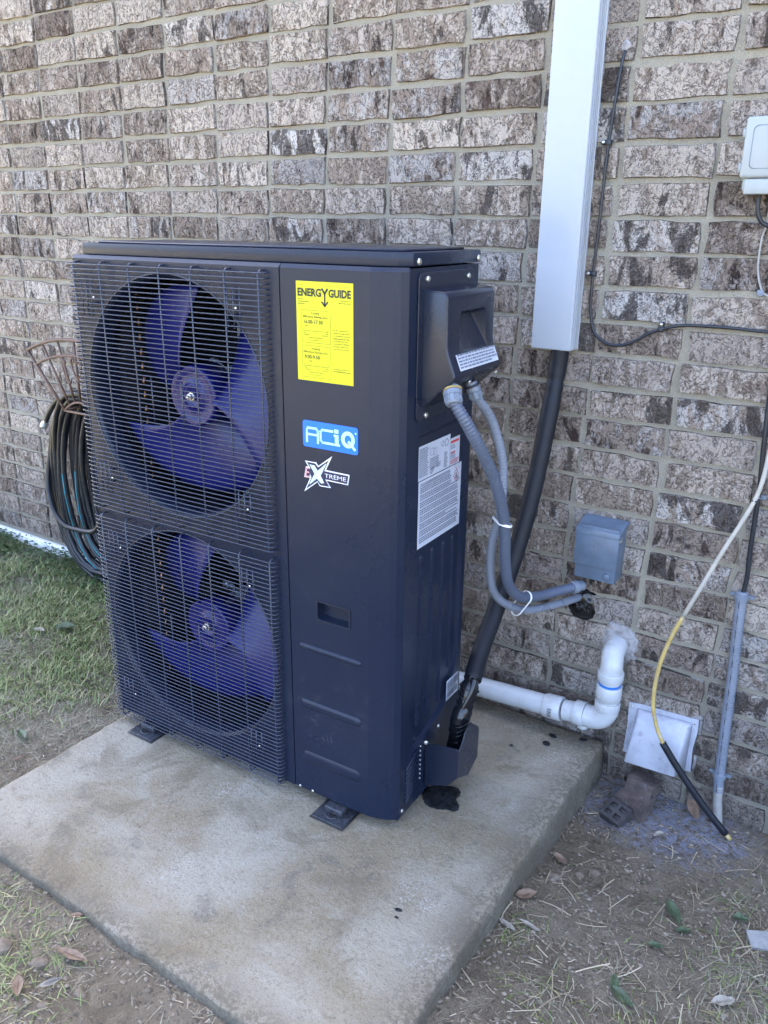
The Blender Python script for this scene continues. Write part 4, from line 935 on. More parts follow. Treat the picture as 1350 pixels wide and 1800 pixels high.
for i, (t, w) in enumerate(zip((-.50, -.40, -.32, -.20, -.12, .0, .10, .2, .28), (.05, .03, .06, .03, .05, .06, .03, .04, .05))):
    mb.add(rel([on_pipe(-.012, t, .0356), on_pipe(.001, t, .0356), on_pipe(.001, t+w, .0356), on_pipe(-.012, t+w, .0356)], Po), [(0,1,2,3)])
mb.obj('barcode_print', M['ink'], co)
mb = MB(); mb.tube(rel([(-.024, vy, .117), (-.62, vy+.006, .074)], Po), .0298, 24); mb.obj('pipe_run', M['pvc'], pv, edge=40)
mb = MB(); n = 44; V = []; F = []
for l, (fr_, yy) in enumerate(((1.0, .004), (.97, -.0095), (.78, -.0125), (.55, -.016), (.40, -.018))):
    for k in range(n):
        t = 2*PI*k/n; r_ = .063*(1+.20*noise.noise(Vector((math.cos(t)*1.6, math.sin(t)*1.6, 2)))+.10*noise.noise(Vector((math.cos(t)*6, math.sin(t)*6, 5))))
        V.append((r_*fr_*math.cos(t), yy+(.0045*noise.noise(Vector((math.cos(t)*fr_*7, math.sin(t)*fr_*7, l*2.0))) if l else 0), r_*fr_*math.sin(t)))
for l in range(4): F += [(l*n+k, l*n+(k+1) % n, (l+1)*n+(k+1) % n, (l+1)*n+k) for k in range(n)]
mb.add(V, F, 0, True)
mp = mb.obj('mortar_patch', M['patch'], pv, tuple(Vector((vx-.006, .004, .338))-Vector(Po)))

# ------------------------------------------------------------------ vent hood
vh = empty('vent_hood', 'weathered white sheet metal vent hood at wall foot beside white drain pipe', 'vent', (.285, 0, .01)); Vo = (.285, 0, .01)
mb = MB(); mb.prism([(.190, .012), (.193, .100), (.190, .174), (.230, .180), (.300, .182), (.377, .186), (.379, .150), (.373, .090), (.377, .020), (.30, .008)], lambda x, z, d: (x, d, z), -.0105, -.0125, 0)
mb.obj; fl = relm(mb, Vo).obj('flange', M['vent'], vh)
mb = MB(); a = [(.214, -.0126, .166), (.364, -.0126, .172), (.362, -.0126, .018), (.206, -.0126, .012)]; b = [(.224, -.030, .160), (.352, -.030, .166), (.352, -.098, .047), (.217, -.098, .040)]
bm = bmesh.new(); va = [bm.verts.new(p) for p in a]; vb = [bm.verts.new(p) for p in b]; bm.faces.new(vb)
for i in range(4):
    if i != 2: bm.faces.new((va[i], va[(i+1) % 4], vb[(i+1) % 4], vb[i]))
bmesh.ops.recalc_face_normals(bm, faces=bm.faces[:]); bmesh.ops.bevel(bm, geom=[e for e in bm.edges if not e.is_boundary], offset=.006, segments=3, profile=.5, affect='EDGES'); mb.bm(bm, 0, True)
hd = relm(mb, Vo).obj('hood', M['vent'], vh); so = hd.modifiers.new('t', 'SOLIDIFY'); so.thickness = .0015; so.offset = -1
for x, z in ((.200, .165), (.368, .172)): screw(vh, tuple(Vector((x, -.0128, z))-Vector(Vo)), (0, 0, 0), .55)
mb = MB(); P = [(.186+.198*t, .0, .182+.004*t+.004*noise.noise(Vector((t*14, 0, 5)))) for t in np.linspace(0, 1, 24)]; mb.tube(rel(P, Vo), [.008+.004*noise.noise(Vector((i*.6, 1, 1))) for i in range(24)], 8)
P = [(.381+.003*noise.noise(Vector((t*9, 2, 5))), .0, .182-.16*t) for t in np.linspace(0, 1, 20)]; mb.tube(rel(P, Vo), .006, 7); mb.obj('caulk_bead', M['patch'], vh)

# ------------------------------------------------------------------ rigid-looking grey conduit with black cable on the right
ec = empty('wall_conduit', 'upright grey ribbed conduit strapped to wall right of vent hood, black cable inside', 'conduit', (.44, -.02, .0)); Eo = (.44, -.02, .0)
ep = [(.4290, -.022, .582), (.4330, -.022, .48), (.4395, -.022, .36), (.4450, -.022, .20), (.4515, -.022, .045), (.4550, -.024, .0)]
P = resample(spline(ep), .0026); mb = MB(); mb.tube(rel(P, Eo), [.0132*(1+(.04 if i % 3 else -.09)) for i in range(len(P))], 14); mb.obj('ribbed_tube', M['conduit_light'], ec, edge=80)
mb = MB(); mb.tube(rel([p+Vector((-.002, -.0142, 0)) for p in P[::2]], Eo), [(.0007 if (i//4) % 2 else .0002) for i in range(len(P[::2]))], 4); mb.obj('printed_line', M['ink'], ec)
mb = MB(); mb.tube(rel(spline([(.4545, -.024, .018), (.4580, -.026, -.03), (.4690, -.034, -.09), (.474, -.04, -.13)]), Eo), .0120, 14); mb.obj('bottom_stub', M['greycable'], ec)
def strap(x, z):
    mb = MB(); mb.lathe([(.0155, 0), (.0165, .001), (.0165, .015), (.0155, .016)], (x, -.022, z), (0, 0, 1), 18)
    for s_ in (-1, 1): mb.prism([(x+s_*.014, z+.003), (x+s_*.026, z+.003), (x+s_*.030, z+.008), (x+s_*.026, z+.013), (x+s_*.014, z+.013)], lambda a, b_, d: (a, d, b_), -.016, -.010, 0, .001, 1)
    o = relm(mb, Eo).obj('strap', M['fitting'], ec, edge=40); return o
strap(.4292, .560); strap(.4512, .040)
mb = MB(); mb.tube(rel(spline([(.411, -.020, 1.16), (.4155, -.021, 1.05), (.4205, -.022, .95), (.427, -.022, .8468), (.4300, -.022, .7027), (.4335, -.022, .62), (.4305, -.022, .57)]), Eo), .0058, 10); mb.obj('black_cable', M['coax'], ec)
mb = MB(); mb.bbox(.4180, .4330, -.029, -.010, .822, .829, .001); mb.bbox(.430, .444, -.013, -.008, .820, .831, .001); relm(mb, Eo).obj('cable_clip', M['fitting'], ec)

# yellow cable
yp = [(.4530, -.030, 1.06), (.4390, -.042, .968), (.4290, -.055, .8420), (.3760, -.080, .690), (.3350, -.092, .570), (.2960, -.098, .455), (.2750, -.100, .355), (.2730, -.102, .255), (.2900, -.103, .185), (.3180, -.104, .132)]
yc = empty('yellow_cable', 'sun-faded yellow cable hanging off the wall with black sleeve on its lower end', 'cable', (.31, -.1, .2)); Yo = (.31, -.1, .2)
ys = spline(yp, 8); kc = 36
mb = MB(); mb.tube(rel(ys[:kc+1], Yo), .0052, 10); u_ = mb.obj('upper_jacket', M['cream'], yc); u_['label'] = 'upper length faded to pale beige'
mb = MB(); mb.tube(rel(ys[kc:], Yo), .0053, 10); u_ = mb.obj('lower_jacket', M['yellow'], yc); u_['label'] = 'lower length still yellow'
mb = MB(); mb.tube(rel(spline([(.312, -.104, .142), (.36, -.101, .078), (.43, -.096, -.004), (.498, -.088, -.076)], 6), Yo), .0092, 12); mb.obj('black_sleeve', M['foam'], yc)
mb = MB(); mb.tube(rel([(.498, -.088, -.076), (.511, -.086, -.088)], Yo), .0062, 8); mb.obj('cut_end', M['yellow'], yc)
mb = MB(); mb.bbox(.4205, .4345, -.062, -.040, .8255, .8295, .001); relm(mb, Yo).obj('clip', M['fitting_dark'], yc)

# coax
cx = empty('coax_cable', 'thin black cable clipped to the brick, looping down then right beside white duct', 'cable', (.0, 0, 1.3)); Co = (.0, 0, 1.3)
cp = [(-.003, .004, 1.812), (-.004, -.006, 1.800), (-.009, -.0125, 1.76), (-.020, -.0135, 1.613), (-.0245, -.0135, 1.45), (-.028, -.0135, 1.319), (-.0265, -.0135, 1.235), (-.0130, -.0135, 1.180), (.014, -.0135, 1.156), (.045, -.0135, 1.149), (.082, -.0135, 1.158), (.120, -.0135, 1.182), (.154, -.0135, 1.197), (.195, -.0135, 1.208), (.238, -.0135, 1.211), (.310, -.0135, 1.211), (.386, -.0135, 1.208), (.60, -.0135, 1.203), (1.2, -.0135, 1.19)]
mb = MB(); mb.tube(rel(spline(cp, 8), Co), .0037, 8); mb.obj('cable_run', M['coax'], cx)
def cclip(x, z, dx, dz):
    mb = MB(); mb.bbox(x-.0065, x+.0065, -.0185, -.006, z-.006, z+.006, .002); mb.bbox(min(x, x+dx)-.005, max(x, x+dx)+.005, -.0165, -.006, min(z, z+dz)-.005, max(z, z+dz)+.005, .002)
    c = relm(mb, Co).obj('clip', M['coax'], cx); mb = MB(); mb.lathe([(.0042, 0), (.0042, -.002), (.002, -.0035)], (x+dx, -.0165, z+dz), (0, 1, 0), 10); relm(mb, Co).obj('nail', M['steel'], c)
cclip(-.0200, 1.612, -.012, .001); cclip(-.0275, 1.317, -.012, .001); cclip(.151, 1.196, .001, .013)
V, F = blob(2.2, .012, .2, 14, 6, flat=.3); mb = MB(); mb.add(V, F, 0, True); mb.obj('caulk', M['patch'], cx, (-.003, -.007, .512))

# telephone box
tb_ = empty('utility_box', 'pale grey plastic utility box with hinged lid high on the wall, at right edge', 'utility box', (.37, -.04, 1.5)); To = (.37, -.04, 1.5)
mb = MB(); mb.bbox(.297, .455, -.070, -.004, 1.500, 1.645, .006, 0, 3); relm(mb, To).obj('case', M['telbox'], tb_)
mb = MB(); mb.bbox(.292, .460, -.084, -.0705, 1.526, 1.6435, .006, 0, 3); ld = relm(mb, To).obj('lid', M['telbox'], tb_)
mb = MB(); stroke(mb, rrect(.309, .445, 1.544, 1.626, .010, 4), .0016, lambda x, z: (x, -.0846, z), 0, True); relm(mb, To).obj('raised_outline', M['fitting'], ld)
mb = MB(); mb.bbox(.304, .452, -.082, -.0705, 1.494, 1.5245, .003, 0, 2); relm(mb, To).obj('lower_flap', M['telbox'], tb_)
for z in (1.538, 1.604):
    mb = MB(); mb.bbox(.2865, .2935, -.076, -.062, z, z+.018, .0015, 0, 1)
    for i in range(3): mb.box(.2858, .2864, -.074, -.064, z+.003+i*.005, z+.0055+i*.005)
    relm(mb, To).obj('hinge', M['telbox'], tb_)
mb = MB(); mb.tube(rel(spline([(.331, -.04, 1.500), (.3310, -.042, 1.470), (.337, -.040, 1.448), (.352, -.036, 1.434), (.40, -.03, 1.42), (.5, -.02, 1.40)]), To), .0048, 9); mb.obj('black_lead', M['coax'], tb_)
gc = empty('grey_cable', 'thin grey wire drooping below utility box at right edge of wall', 'cable', (.35, -.01, 1.35)); Go = (.35, -.01, 1.35)
mb = MB(); mb.tube(rel(spline([(.352, -.03, 1.50), (.3498, -.016, 1.4346), (.344, -.0125, 1.4052), (.3455, -.0125, 1.3455), (.358, -.0125, 1.303), (.3743, -.0125, 1.2857), (.44, -.0125, 1.262), (.7, -.0125, 1.25)]), Go), .0026, 7); mb.obj('wire_run', M['greycable'], gc)
mb = MB(); mb.bbox(.352, .366, -.017, -.008, 1.284, 1.298, .002); relm(mb, Go).obj('clip', M['fitting'], gc)

# ------------------------------------------------------------------ hose hanger and hose
hh = empty('hose_hanger', 'rust brown scrolled metal hose hanger on wall left of heat pump', 'hose hanger', (-1.90, 0, .75)); Ho = (-1.90, 0, .75)
HX = -1.915; HY = -.150
def arc_pts(xs, zc, ze, n=18): return [(HX+(x_-.0), HY, ze+(zc-ze)*(1-(x_/xs)**2)) for x_ in np.linspace(-xs, xs, n)]
for nm_, xs, zc, ze, r_ in (('top_bar', .291, 1.014, .953, .0062), ('middle_bar', .240, .956, .905, .0052), ('cradle_arc', .101, .782, .740, .0052)):
    mb = MB(); mb.tube(rel(arc_pts(xs, zc, ze), Ho), r_, 8); mb.obj(nm_, M['rod'], hh)
for t in (-1, -.66, -.33, 0, .33, .66, 1):
    xb, xt = t*.101, t*.291; zb_ = .740+(.042)*(1-t*t); zt_ = .953+.061*(1-t*t)
    mb = MB(); mb.tube(rel([(HX+xb, HY, zb_), (HX+xt, HY, zt_)], Ho), .0056 if abs(t) == 1 else .0045, 8); mb.obj('upright', M['rod'], hh)
mb = MB(); mb.tube(rel([(HX-.101, HY, .740), (HX+.101, HY, .740)], Ho), .0052, 8); mb.obj('lower_bar', M['rod'], hh)
for s_ in (-1, 1):
    for k, (xo, zo) in enumerate(((-.055, .915), (.0, .925))):
        mb = MB(); pts = [(HX+s_*(xo+.018*math.cos(t)*(1-t*.06)-.03+.012*t*.5), HY, zo+.022*math.sin(t)-.016*max(0, t-2.6)) for t in np.linspace(.3, 5.6, 20)]; mb.tube(rel(pts, Ho), .0038, 6); mb.obj('scroll', M['rod'], hh)
mb = MB(); mb.tube(rel([(HX-.101, HY, .740), (HX-.101, -.012, .745)], Ho), .005, 8); mb.tube(rel([(HX+.101, HY, .740), (HX+.101, -.012, .745)], Ho), .005, 8)
mb.tube(rel([(HX-.101, -.012, .745), (HX+.101, -.012, .745)], Ho), .005, 8)
mb.tube(rel([(HX+.101*math.cos(t), -.012, .745+.10*math.sin(t)) for t in np.linspace(0, PI, 14)], Ho), .005, 8); mb.obj('wall_bracket', M['rod'], hh)
hz_ = empty('garden_hose', 'coiled black garden hose hanging from the rusty hanger', 'hose', (-2.0, -.08, .4)); Go2 = (-2.0, -.08, .4)
rh = random.Random(21); mb = MB(); stripe = MB()
def loop(xl, xr, zt_, zb_, y0, k):
    pts = []
    for t in np.linspace(0, 2*PI, 26):
        s_ = math.sin(t); c_ = math.cos(t)
        zz = (zt_+zb_)/2+(zt_-zb_)/2*c_
        w = (xr-xl)/2*(1-.10*c_); cxm = (xl+xr)/2
        x = cxm+w*(-s_)*(abs(s_)**-.25 if abs(s_) > .05 else 1)*1.0
        pts.append((x, y0+.006*math.sin(3*t+k), zz))
    return pts
for k in range(21):
    xl = -2.228+.0115*k+rh.uniform(-.004, .004); xr = -1.74+rh.uniform(-.03, .03); y0 = -.105+.070*(k/21)+rh.uniform(-.014, .014)
    pts = loop(xl, xr, .800-.002*k+rh.uniform(-.012, .012), .022+.007*k+rh.uniform(-.015, .015), y0, k)
    mb.tube(rel(pts, Go2), .0108, 9)
    if k in (7, 11): stripe.tube(rel([(p[0]+.001, p[1]-.0105, p[2]) for p in pts[6:13]], Go2), .0026, 5)
mb.tube(rel(spline([(-1.80, -.14, .77), (-1.90, -.135, .800), (-1.99, -.12, .802), (-2.113, -.105, .765), (-2.187, -.10, .705), (-2.222, -.10, .660)], 6), Go2), .0105, 10)
mb.tube(rel(spline([(-2.16, -.085, .66), (-2.215, -.105, .52), (-2.222, -.13, .40), (-2.180, -.15, .31), (-2.10, -.165, .262), (-2.02, -.165, .256), (-1.90, -.165, .275), (-1.84, -.16, .36)], 6), Go2), .0105, 10)
mb.obj('hose_coil', M['hose'], hz_); stripe.obj('teal_stripe', M['teal'], hz_)
mb = MB(); ax = Vector((-.035, 0, -.045)).normalized(); mb.lathe([(.0115, 0), (.0115, .012), (.015, .014), (.015, .020), (.0135, .022), (.0155, .024), (.0155, .036), (.012, .038)], Vector((-2.221, -.10, .664))-Vector(Go2), ax, 14, 0, False); mb.obj('hose_coupling', M['steel'], hz_)

# ------------------------------------------------------------------ stains and debris on the slab
pud = [(-.183,-.490),(-.165,-.463),(-.140,-.452),(-.118,-.442),(-.100,-.452),(-.094,-.470),(-.092,-.488),(-.078,-.500),(-.072,-.516),(-.080,-.532),(-.098,-.534),(-.120,-.546),(-.146,-.547),(-.162,-.538),(-.178,-.515)]
def stain(pts, label, h=.0016, seed=0):
    c = Vector((sum(p[0] for p in pts)/len(pts), sum(p[1] for p in pts)/len(pts), PAD+.0016)); P = spline([(x, y, 0) for x, y in pts]+[(pts[0][0], pts[0][1], 0)], 5)[:-1]
    jr = .0050 if len(pts) > 10 else .0008; P = [p+Vector((jr*noise.noise(p*230+Vector((seed, 0, 0))), jr*noise.noise(p*230+Vector((0, 7, seed))), 0)) for p in P]; n = len(P); V = []; F = []
    for l, (s_, z) in enumerate(((1.0, 0.0), (.93, .7), (.72, .9), (.4, 1.0), (.12, .9))):
        for p in P: q_ = p-Vector((c.x, c.y, 0)); V.append((q_.x*s_, q_.y*s_, z*h*(1+.5*noise.noise(Vector((p.x*60*s_, p.y*60, l))))))
    for l in range(4): F += [(l*n+i, l*n+(i+1) % n, (l+1)*n+(i+1) % n, (l+1)*n+i) for i in range(n)]
    F.append([4*n+i for i in range(n)]); mb = MB(); mb.add(V, F, 0, True); o = mb.obj('tar_stain', M['tar'], None, c); tag(o, label, 'stain', 'black stains on the slab')
stain(pud, 'shiny black ragged puddle stain on the slab under the pipe cover')
def spot(x, y, r, label, seed): stain([(x+r*(1+.16*math.sin(k*1.4+seed))*math.cos(2*PI*k/9), y+r*.8*(1+.16*math.sin(k*1.4+seed))*math.sin(2*PI*k/9)) for k in range(9)], label, .0014, seed)
spot(-.0265, -.870, .0075, 'larger round black spot on the slab near its bare right front', 1); spot(-.019, -.889, .0045, 'tiny black spot just in front of the round spot on the slab', 2)
spot(.0056, -.085, .012, 'black smudge on the slab under the white drain pipe, nearer the wall', 3); spot(.004, -.130, .013, 'dark smudge on the slab in front of the smudge by the drain pipe', 4); spot(-.075, -.195, .006, 'small dark fleck on slab between pipe cover and drain pipe', 5)
spot(.085, -.052, .012, 'black dab at back right corner of the slab', 6)

# ------------------------------------------------------------------ loose things on the soil
def rock(seed, sx, sy, sz):
    bm = bmesh.new(); bmesh.ops.create_icosphere(bm, subdivisions=2, radius=1.0); r = Vector((seed*3.1, seed*1.7, 0))
    for v in bm.verts:
        d = 1+.28*noise.noise(v.co*1.3+r)+.12*noise.noise(v.co*3.2+r); v.co = Vector((v.co.x*sx*d, v.co.y*sy*d, v.co.z*sz*d))
    mb = MB(); mb.bm(bm, 0, False); return mb
def place_rock(x, y, sx, sy, sz, label, mat='mortar_bit', seed=1, rz=0, name='stone'):
    o = rock(seed, sx, sy, sz).obj(name, M[mat], None, (x, y, gh(x, y)+sz*.12)); o.rotation_euler = (0, 0, rz); tag(o, label, 'stone', 'stones on the bare soil'); return o
place_rock(.186, -.497, .017, .013, .011, 'tan rounded stone beside the slab edge on the bare soil', 'mortar_bit', 1)
place_rock(.231, -.444, .012, .012, .008, 'pale grey flat stone right of the tan stone', 'mortar_bit', 2); place_rock(.262, -.415, .014, .010, .008, 'buff stone furthest right of the three beside slab', 'mortar_bit', 3)
place_rock(-.565, -1.375, .020, .014, .012, 'light stone in the bare soil in front of slab, nearest the dry leaf', 'mortar_bit', 4, .4); place_rock(-.440, -1.372, .014, .010, .008, 'small grey stone close to front edge of slab', 'mortar_bit', 5)
place_rock(-.66, -1.395, .024, .020, .016, 'large dark grey rock at left edge in front of the slab', 'mortar_bit', 6); place_rock(-.475, -1.43, .012, .010, .007, 'small tan stone low in the front left soil', 'mortar_bit', 7)
place_rock(-.70, -1.30, .010, .008, .006, 'small pale pebble by the left front edge of slab', 'mortar_bit', 8)
def chunk(x0, x1, y0, y1, z0, z1, seed, sub=3, amp=.0035):
    bm = bmesh.new(); vv = [bm.verts.new(p) for p in [(x0,y0,z0),(x1,y0,z0),(x1,y1,z0),(x0,y1,z0),(x0,y0,z1),(x1,y0,z1),(x1,y1,z1),(x0,y1,z1)]]
    for f in [(0,3,2,1),(4,5,6,7),(0,1,5,4),(1,2,6,5),(2,3,7,6),(3,0,4,7)]: bm.faces.new([vv[i] for i in f])
    bmesh.ops.subdivide_edges(bm, edges=bm.edges[:], cuts=sub, use_grid_fill=True)
    for v in bm.verts: v.co += Vector([amp*noise.noise(v.co*28+Vector((seed, k*9, 0))) for k in range(3)])
    mb = MB(); mb.bm(bm, 0, False); return mb
o = chunk(-.042, .042, -.034, .034, 0, .055, 2).obj('brick_piece', M['redbrick'], None, (.262, -.118, gh(.262, -.118)-.006)); o.rotation_euler = (.05, .03, -.25); tag(o, 'reddish broken brick piece on the lint, lower of the two stacked under vent hood', 'brick', 'broken bricks under the vent hood')
o = chunk(-.036, .036, -.030, .030, 0, .045, 5).obj('brick_piece', M['redbrick'], None, (.270, -.083, gh(.262, -.118)+.044)); o.rotation_euler = (-.12, .10, -.15); tag(o, 'reddish broken brick piece leaning on the other, right below the vent hood', 'brick', 'broken bricks under the vent hood')
mb = chunk(-.032, .032, -.030, .030, 0, .026, 9, 3, .002)
o = mb.obj('cored_brick', M['darkbrick'], None, (.236, -.175, gh(.243, -.19)+.004)); o.rotation_euler = (.35, 0, -.35); tag(o, 'dark broken brick end showing four core holes, in front of the vent hood', 'brick', 'broken bricks under the vent hood')
for x in (-.014, .014):
    for y in (-.013, .013):
        mb = MB(); mb.bbox(x-.0085, x+.0085, y-.0065, y+.0065, .0255, .0282, .001, 0, 1); mb.obj('core_hole', M['ink'], o)
mb = chunk(-.05, .05, -.022, .022, 0, .008, 4, 3, .003); o = mb.obj('slate_chip', M['shingle'], None, (.66, -.395, gh(.66, -.395)+.006)); o.rotation_euler = (.15, -.1, .45); tag(o, 'flat pale grey chip lying on soil at right edge', 'stone')
def leaf(x, y, L, Wd, rz, mat, label, curl=.25, lift=.006, tilt=0.0, group='fallen leaves'):
    mb = MB(); n, m = 8, 4; V = []
    for i in range(n+1):
        u = i/n; w = Wd*.5*math.sin(PI*min(1, u*.95+.04))**.8
        for j in range(m+1):
            v = j/m*2-1; V.append((L*(u-.5), v*w, curl*L*(u-.5)**2+abs(v)*w*.45+.004*noise.noise(Vector((u*5, v*2, x*10)))))
    mb.add(V, [(i*(m+1)+j, i*(m+1)+j+1, (i+1)*(m+1)+j+1, (i+1)*(m+1)+j) for i in range(n) for j in range(m)], 0, True)
    mb.tube([(-L*.62, 0, .002), (-L*.45, 0, .001), (L*.42, 0, .003)], .0008, 5)
    o = mb.obj('leaf', M[mat], None, (x, y, gh(x, y)+lift)); o.rotation_euler = (tilt, tilt*.4, rz); tag(o, label, 'leaf', group)
leaf(.158, -.606, .055, .026, .9, 'leaf_dry', 'crumpled brown leaf against the right edge of the slab', .5, .008, .2); leaf(.176, -.43, .045, .022, -.5, 'leaf_dry', 'brown curled leaf between slab edge and tan stone', .5, .008)
leaf(.404, -.030, .075, .028, -1.0, 'leaf_dry', 'dry orange-brown leaf by foot of the wall behind the black sleeve', .3, .012, .4); leaf(.455, -.435, .065, .026, -.9, 'leaf_green', 'broad green leaf lying on the bare soil to the right', .2, .012)
leaf(.487, -.475, .03, .016, .5, 'leaf_green', 'smaller green leaf just below the broad green one on the right', .2); leaf(.588, -.36, .035, .024, .2, 'leaf_green', 'light green round leaf near the right edge, left of grey chip', .2, .012)
leaf(.4346, -.755, .055, .022, -.4, 'leaf_green', 'dark green leaf low in the picture on the right soil', .2, .010); leaf(.410, -.733, .045, .018, -1.3, 'leaf_green', 'narrow green leaf above the low dark one on the right soil', .2, .010); leaf(.450, -.57, .03, .018, .3, 'leaf_green', 'little green leaf midway down the bare right soil', .2)
leaf(.604, -.643, .05, .024, .7, 'leaf_pale', 'pale dry leaf at bottom right among the straw', .2); leaf(.165, -.722, .045, .014, -.2, 'leaf_pale', 'narrow tan dry leaf beside grass tuft at slab edge', .2); leaf(.205, -.69, .05, .012, -.1, 'leaf_pale', 'long pale strip of dry leaf in front of the grass tuft', .2)
leaf(.352, -.178, .03, .02, .8, 'leaf_pale', 'small pale leaf on the lint in front of vent hood', .3, .008)
leaf(-1.727, -.463, .07, .05, .8, 'leaf_green', 'largest oval grey-green leaf lying in the left lawn', .1, .020); leaf(-1.29, -.93, .055, .022, -.3, 'leaf_green', 'dark green leaf by the left corner of slab', .2, .012); leaf(-1.80, -.52, .05, .028, .2, 'leaf_pale', 'pale leaf left of the oval leaf in the lawn', .2, .016)
leaf(-.518, -1.330, .075, .020, .2, 'leaf_dry', 'long brown dry leaf in front of slab front edge', .3, .010, .1); leaf(-.500, -1.395, .045, .012, 1.3, 'leaf_pale', 'white bleached leaf sliver standing in the front left soil', .3, .014, .6); leaf(-.545, -1.435, .05, .022, -.6, 'leaf_dry', 'grey brown leaf low in the front left soil by grass', .3, .008)
leaf(-.60, -1.26, .03, .014, .6, 'leaf_dry', 'small brown leaf fragment near left front edge of slab', .3); leaf(-1.20, -1.00, .03, .015, 1.2, 'leaf_dry', 'brown leaf scrap beside the left edge of slab', .3)

# ------------------------------------------------------------------ grass, straw, clods (uncountable)
def on_pad(x, y): return (x > PX0-.006) & (x < PX1+.006) & (y > PY0-.006) & (y < PY1+.006)
def fbm(x, y, s, seed): return np.array([pnoise(a, b, s, seed)+.5*pnoise(a, b, s*2.3, seed+3) for a, b in zip(x, y)])
ghv = lambda x, y: np.array([gh(a, b) for a, b in zip(x, y)])
def scatter(n, x0, x1, y0, y1, dens):
    x = rng.uniform(x0, x1, n); y = rng.uniform(y0, y1, n); d = dens(x, y); k = (rng.random(n) < d) & ~on_pad(x, y); return x[k], y[k]
def blades(name, x, y, hmin, hmax, wd, lean, mat, flatness=0.0, segs=3):
    n = len(x); z = ghv(x, y)-.002; h = rng.uniform(hmin, hmax, n); az = rng.uniform(0, 2*PI, n); ln = rng.uniform(lean*.3, lean, n); w = wd*rng.uniform(.6, 1.3, n)
    V = np.zeros((n, segs*2+1, 3)); tx, ty = np.cos(az), np.sin(az); px, py = -ty, tx
    for s_ in range(segs+1):
        t = s_/segs; out_ = h*ln*(t**1.6); up = h*(t-(ln*.42)*t*t)*(1-flatness)
        if s_ < segs:
            ww = w*(1-t*.75)
            for q_, sg in enumerate((-1, 1)):
                V[:, s_*2+q_, 0] = x+tx*out_+px*ww*sg; V[:, s_*2+q_, 1] = y+ty*out_+py*ww*sg; V[:, s_*2+q_, 2] = z+up
        else:
            V[:, -1, 0] = x+tx*out_; V[:, -1, 1] = y+ty*out_; V[:, -1, 2] = z+up
    T = []
    for s_ in range(segs-1): T += [(s_*2, s_*2+1, s_*2+3), (s_*2, s_*2+3, s_*2+2)]
    T.append((segs*2-2, segs*2-1, segs*2)); T = np.array(T); F = (np.arange(n)[:, None, None]*(segs*2+1)+T[None]).reshape(-1)
    return np_mesh(name, V.reshape(-1, 3), F, 3, mat, 'stuff')
def d_left(x, y):
    f = fbm(x, y, 3.2, 1.); near_bare = np.clip((-1.16-x)*2.2, 0, 1)*np.clip((y+1.15)*2.0, .10, 1)
    return np.clip(.42+f*1.15, .03, 1)*np.where(x < -1.1, near_bare, 0)*np.where(y < -.006, 1, 0)
x, y = scatter(60000, -3.3, -1.05, -1.5, -.01, d_left); blades('grass', x, y, .018, .052, .0021, 1.5, M['grass'])
x, y = scatter(52000, -3.3, -1.02, -1.6, -.01, lambda x, y: np.clip(.5-fbm(x, y, 4., 7.)*.8, .1, 1)*np.where(x < -1.06, 1, .6)); blades('dry_thatch', x, y, .015, .045, .0011, 2.0, M['thatch'], .55)
# low leafy cover against the wall foot, left
x, y = scatter(9000, -3.3, -1.25, -.32, -.012, lambda x, y: np.clip(1.15+y*4.2+fbm(x, y, 5, 4.)*.5, 0, 1))
n = len(x); z = ghv(x, y)+rng.uniform(.006, .05, n)*np.clip(1.2+y*4, .3, 1); V = np.zeros((n, 5, 3)); a = rng.uniform(0, 6.28, n); r_ = rng.uniform(.004, .009, n)
tx_, ty_ = rng.uniform(-.5, .5, n), rng.uniform(-.7, .3, n)
for k in range(5):
    t = a+2*PI*k/5; dx_, dy_ = r_*np.cos(t), r_*np.sin(t); V[:, k] = np.stack([x+dx_, y+dy_, z+dx_*tx_+dy_*ty_], 1)
np_mesh('ground_cover', V.reshape(-1, 3), np.arange(n*5), 5, M['clover'], 'stuff', None, False)
# front-left corner tuft and yard grass round the slab front
def d_fl(x, y): return np.clip(.8-np.hypot((x+.70)*2.6, (y+1.47)*3.2), 0, 1)*1.2
x, y = scatter(9000, -1.2, -.3, -1.9, -1.25, d_fl); blades('grass', x, y, .018, .045, .0014, 1.7, M['grass'], .4)
x, y = scatter(9000, -1.5, .3, -2.0, -1.25, lambda x, y: np.clip(.28+fbm(x, y, 5, 3.)*.7, 0.02, .7)); blades('dry_thatch', x, y, .012, .035, .0011, 2.0, M['thatch'], .6)
# right side: tufts
tufts = [(.142, -.735, .030, .9), (.190, -.725, .045, .8), (.225, -.67, .035, .5), (.580, -.300, .05, .7), (.470, -.475, .03, .35), (.64, -.53, .09, .8), (.56, -.56, .05, .5), (.333, -.845, .05, .5), (.62, -.25, .05, .5), (.27, -.83, .05, .35), (.60, -.43, .05, .5), (.40, -.70, .04, .3), (.5, -.80, .07, .4), (.68, -.68, .10, .7)]
def d_r(x, y):
    d = np.full(len(x), .006)
    for a_, b_, s_, w in tufts: d = np.maximum(d, w*np.exp(-((x-a_)**2+(y-b_)**2)/(s_*s_)))
    return d
x, y = scatter(24000, .13, 1.2, -1.4, -.03, d_r); kk = rng.random(len(x)) < .38; blades('grass', x[kk], y[kk], .016, .045, .0013, 2.0, M['grass'], .55); blades('dry_thatch', x[~kk], y[~kk], .018, .05, .0012, 2.0, M['thatch'], .6)
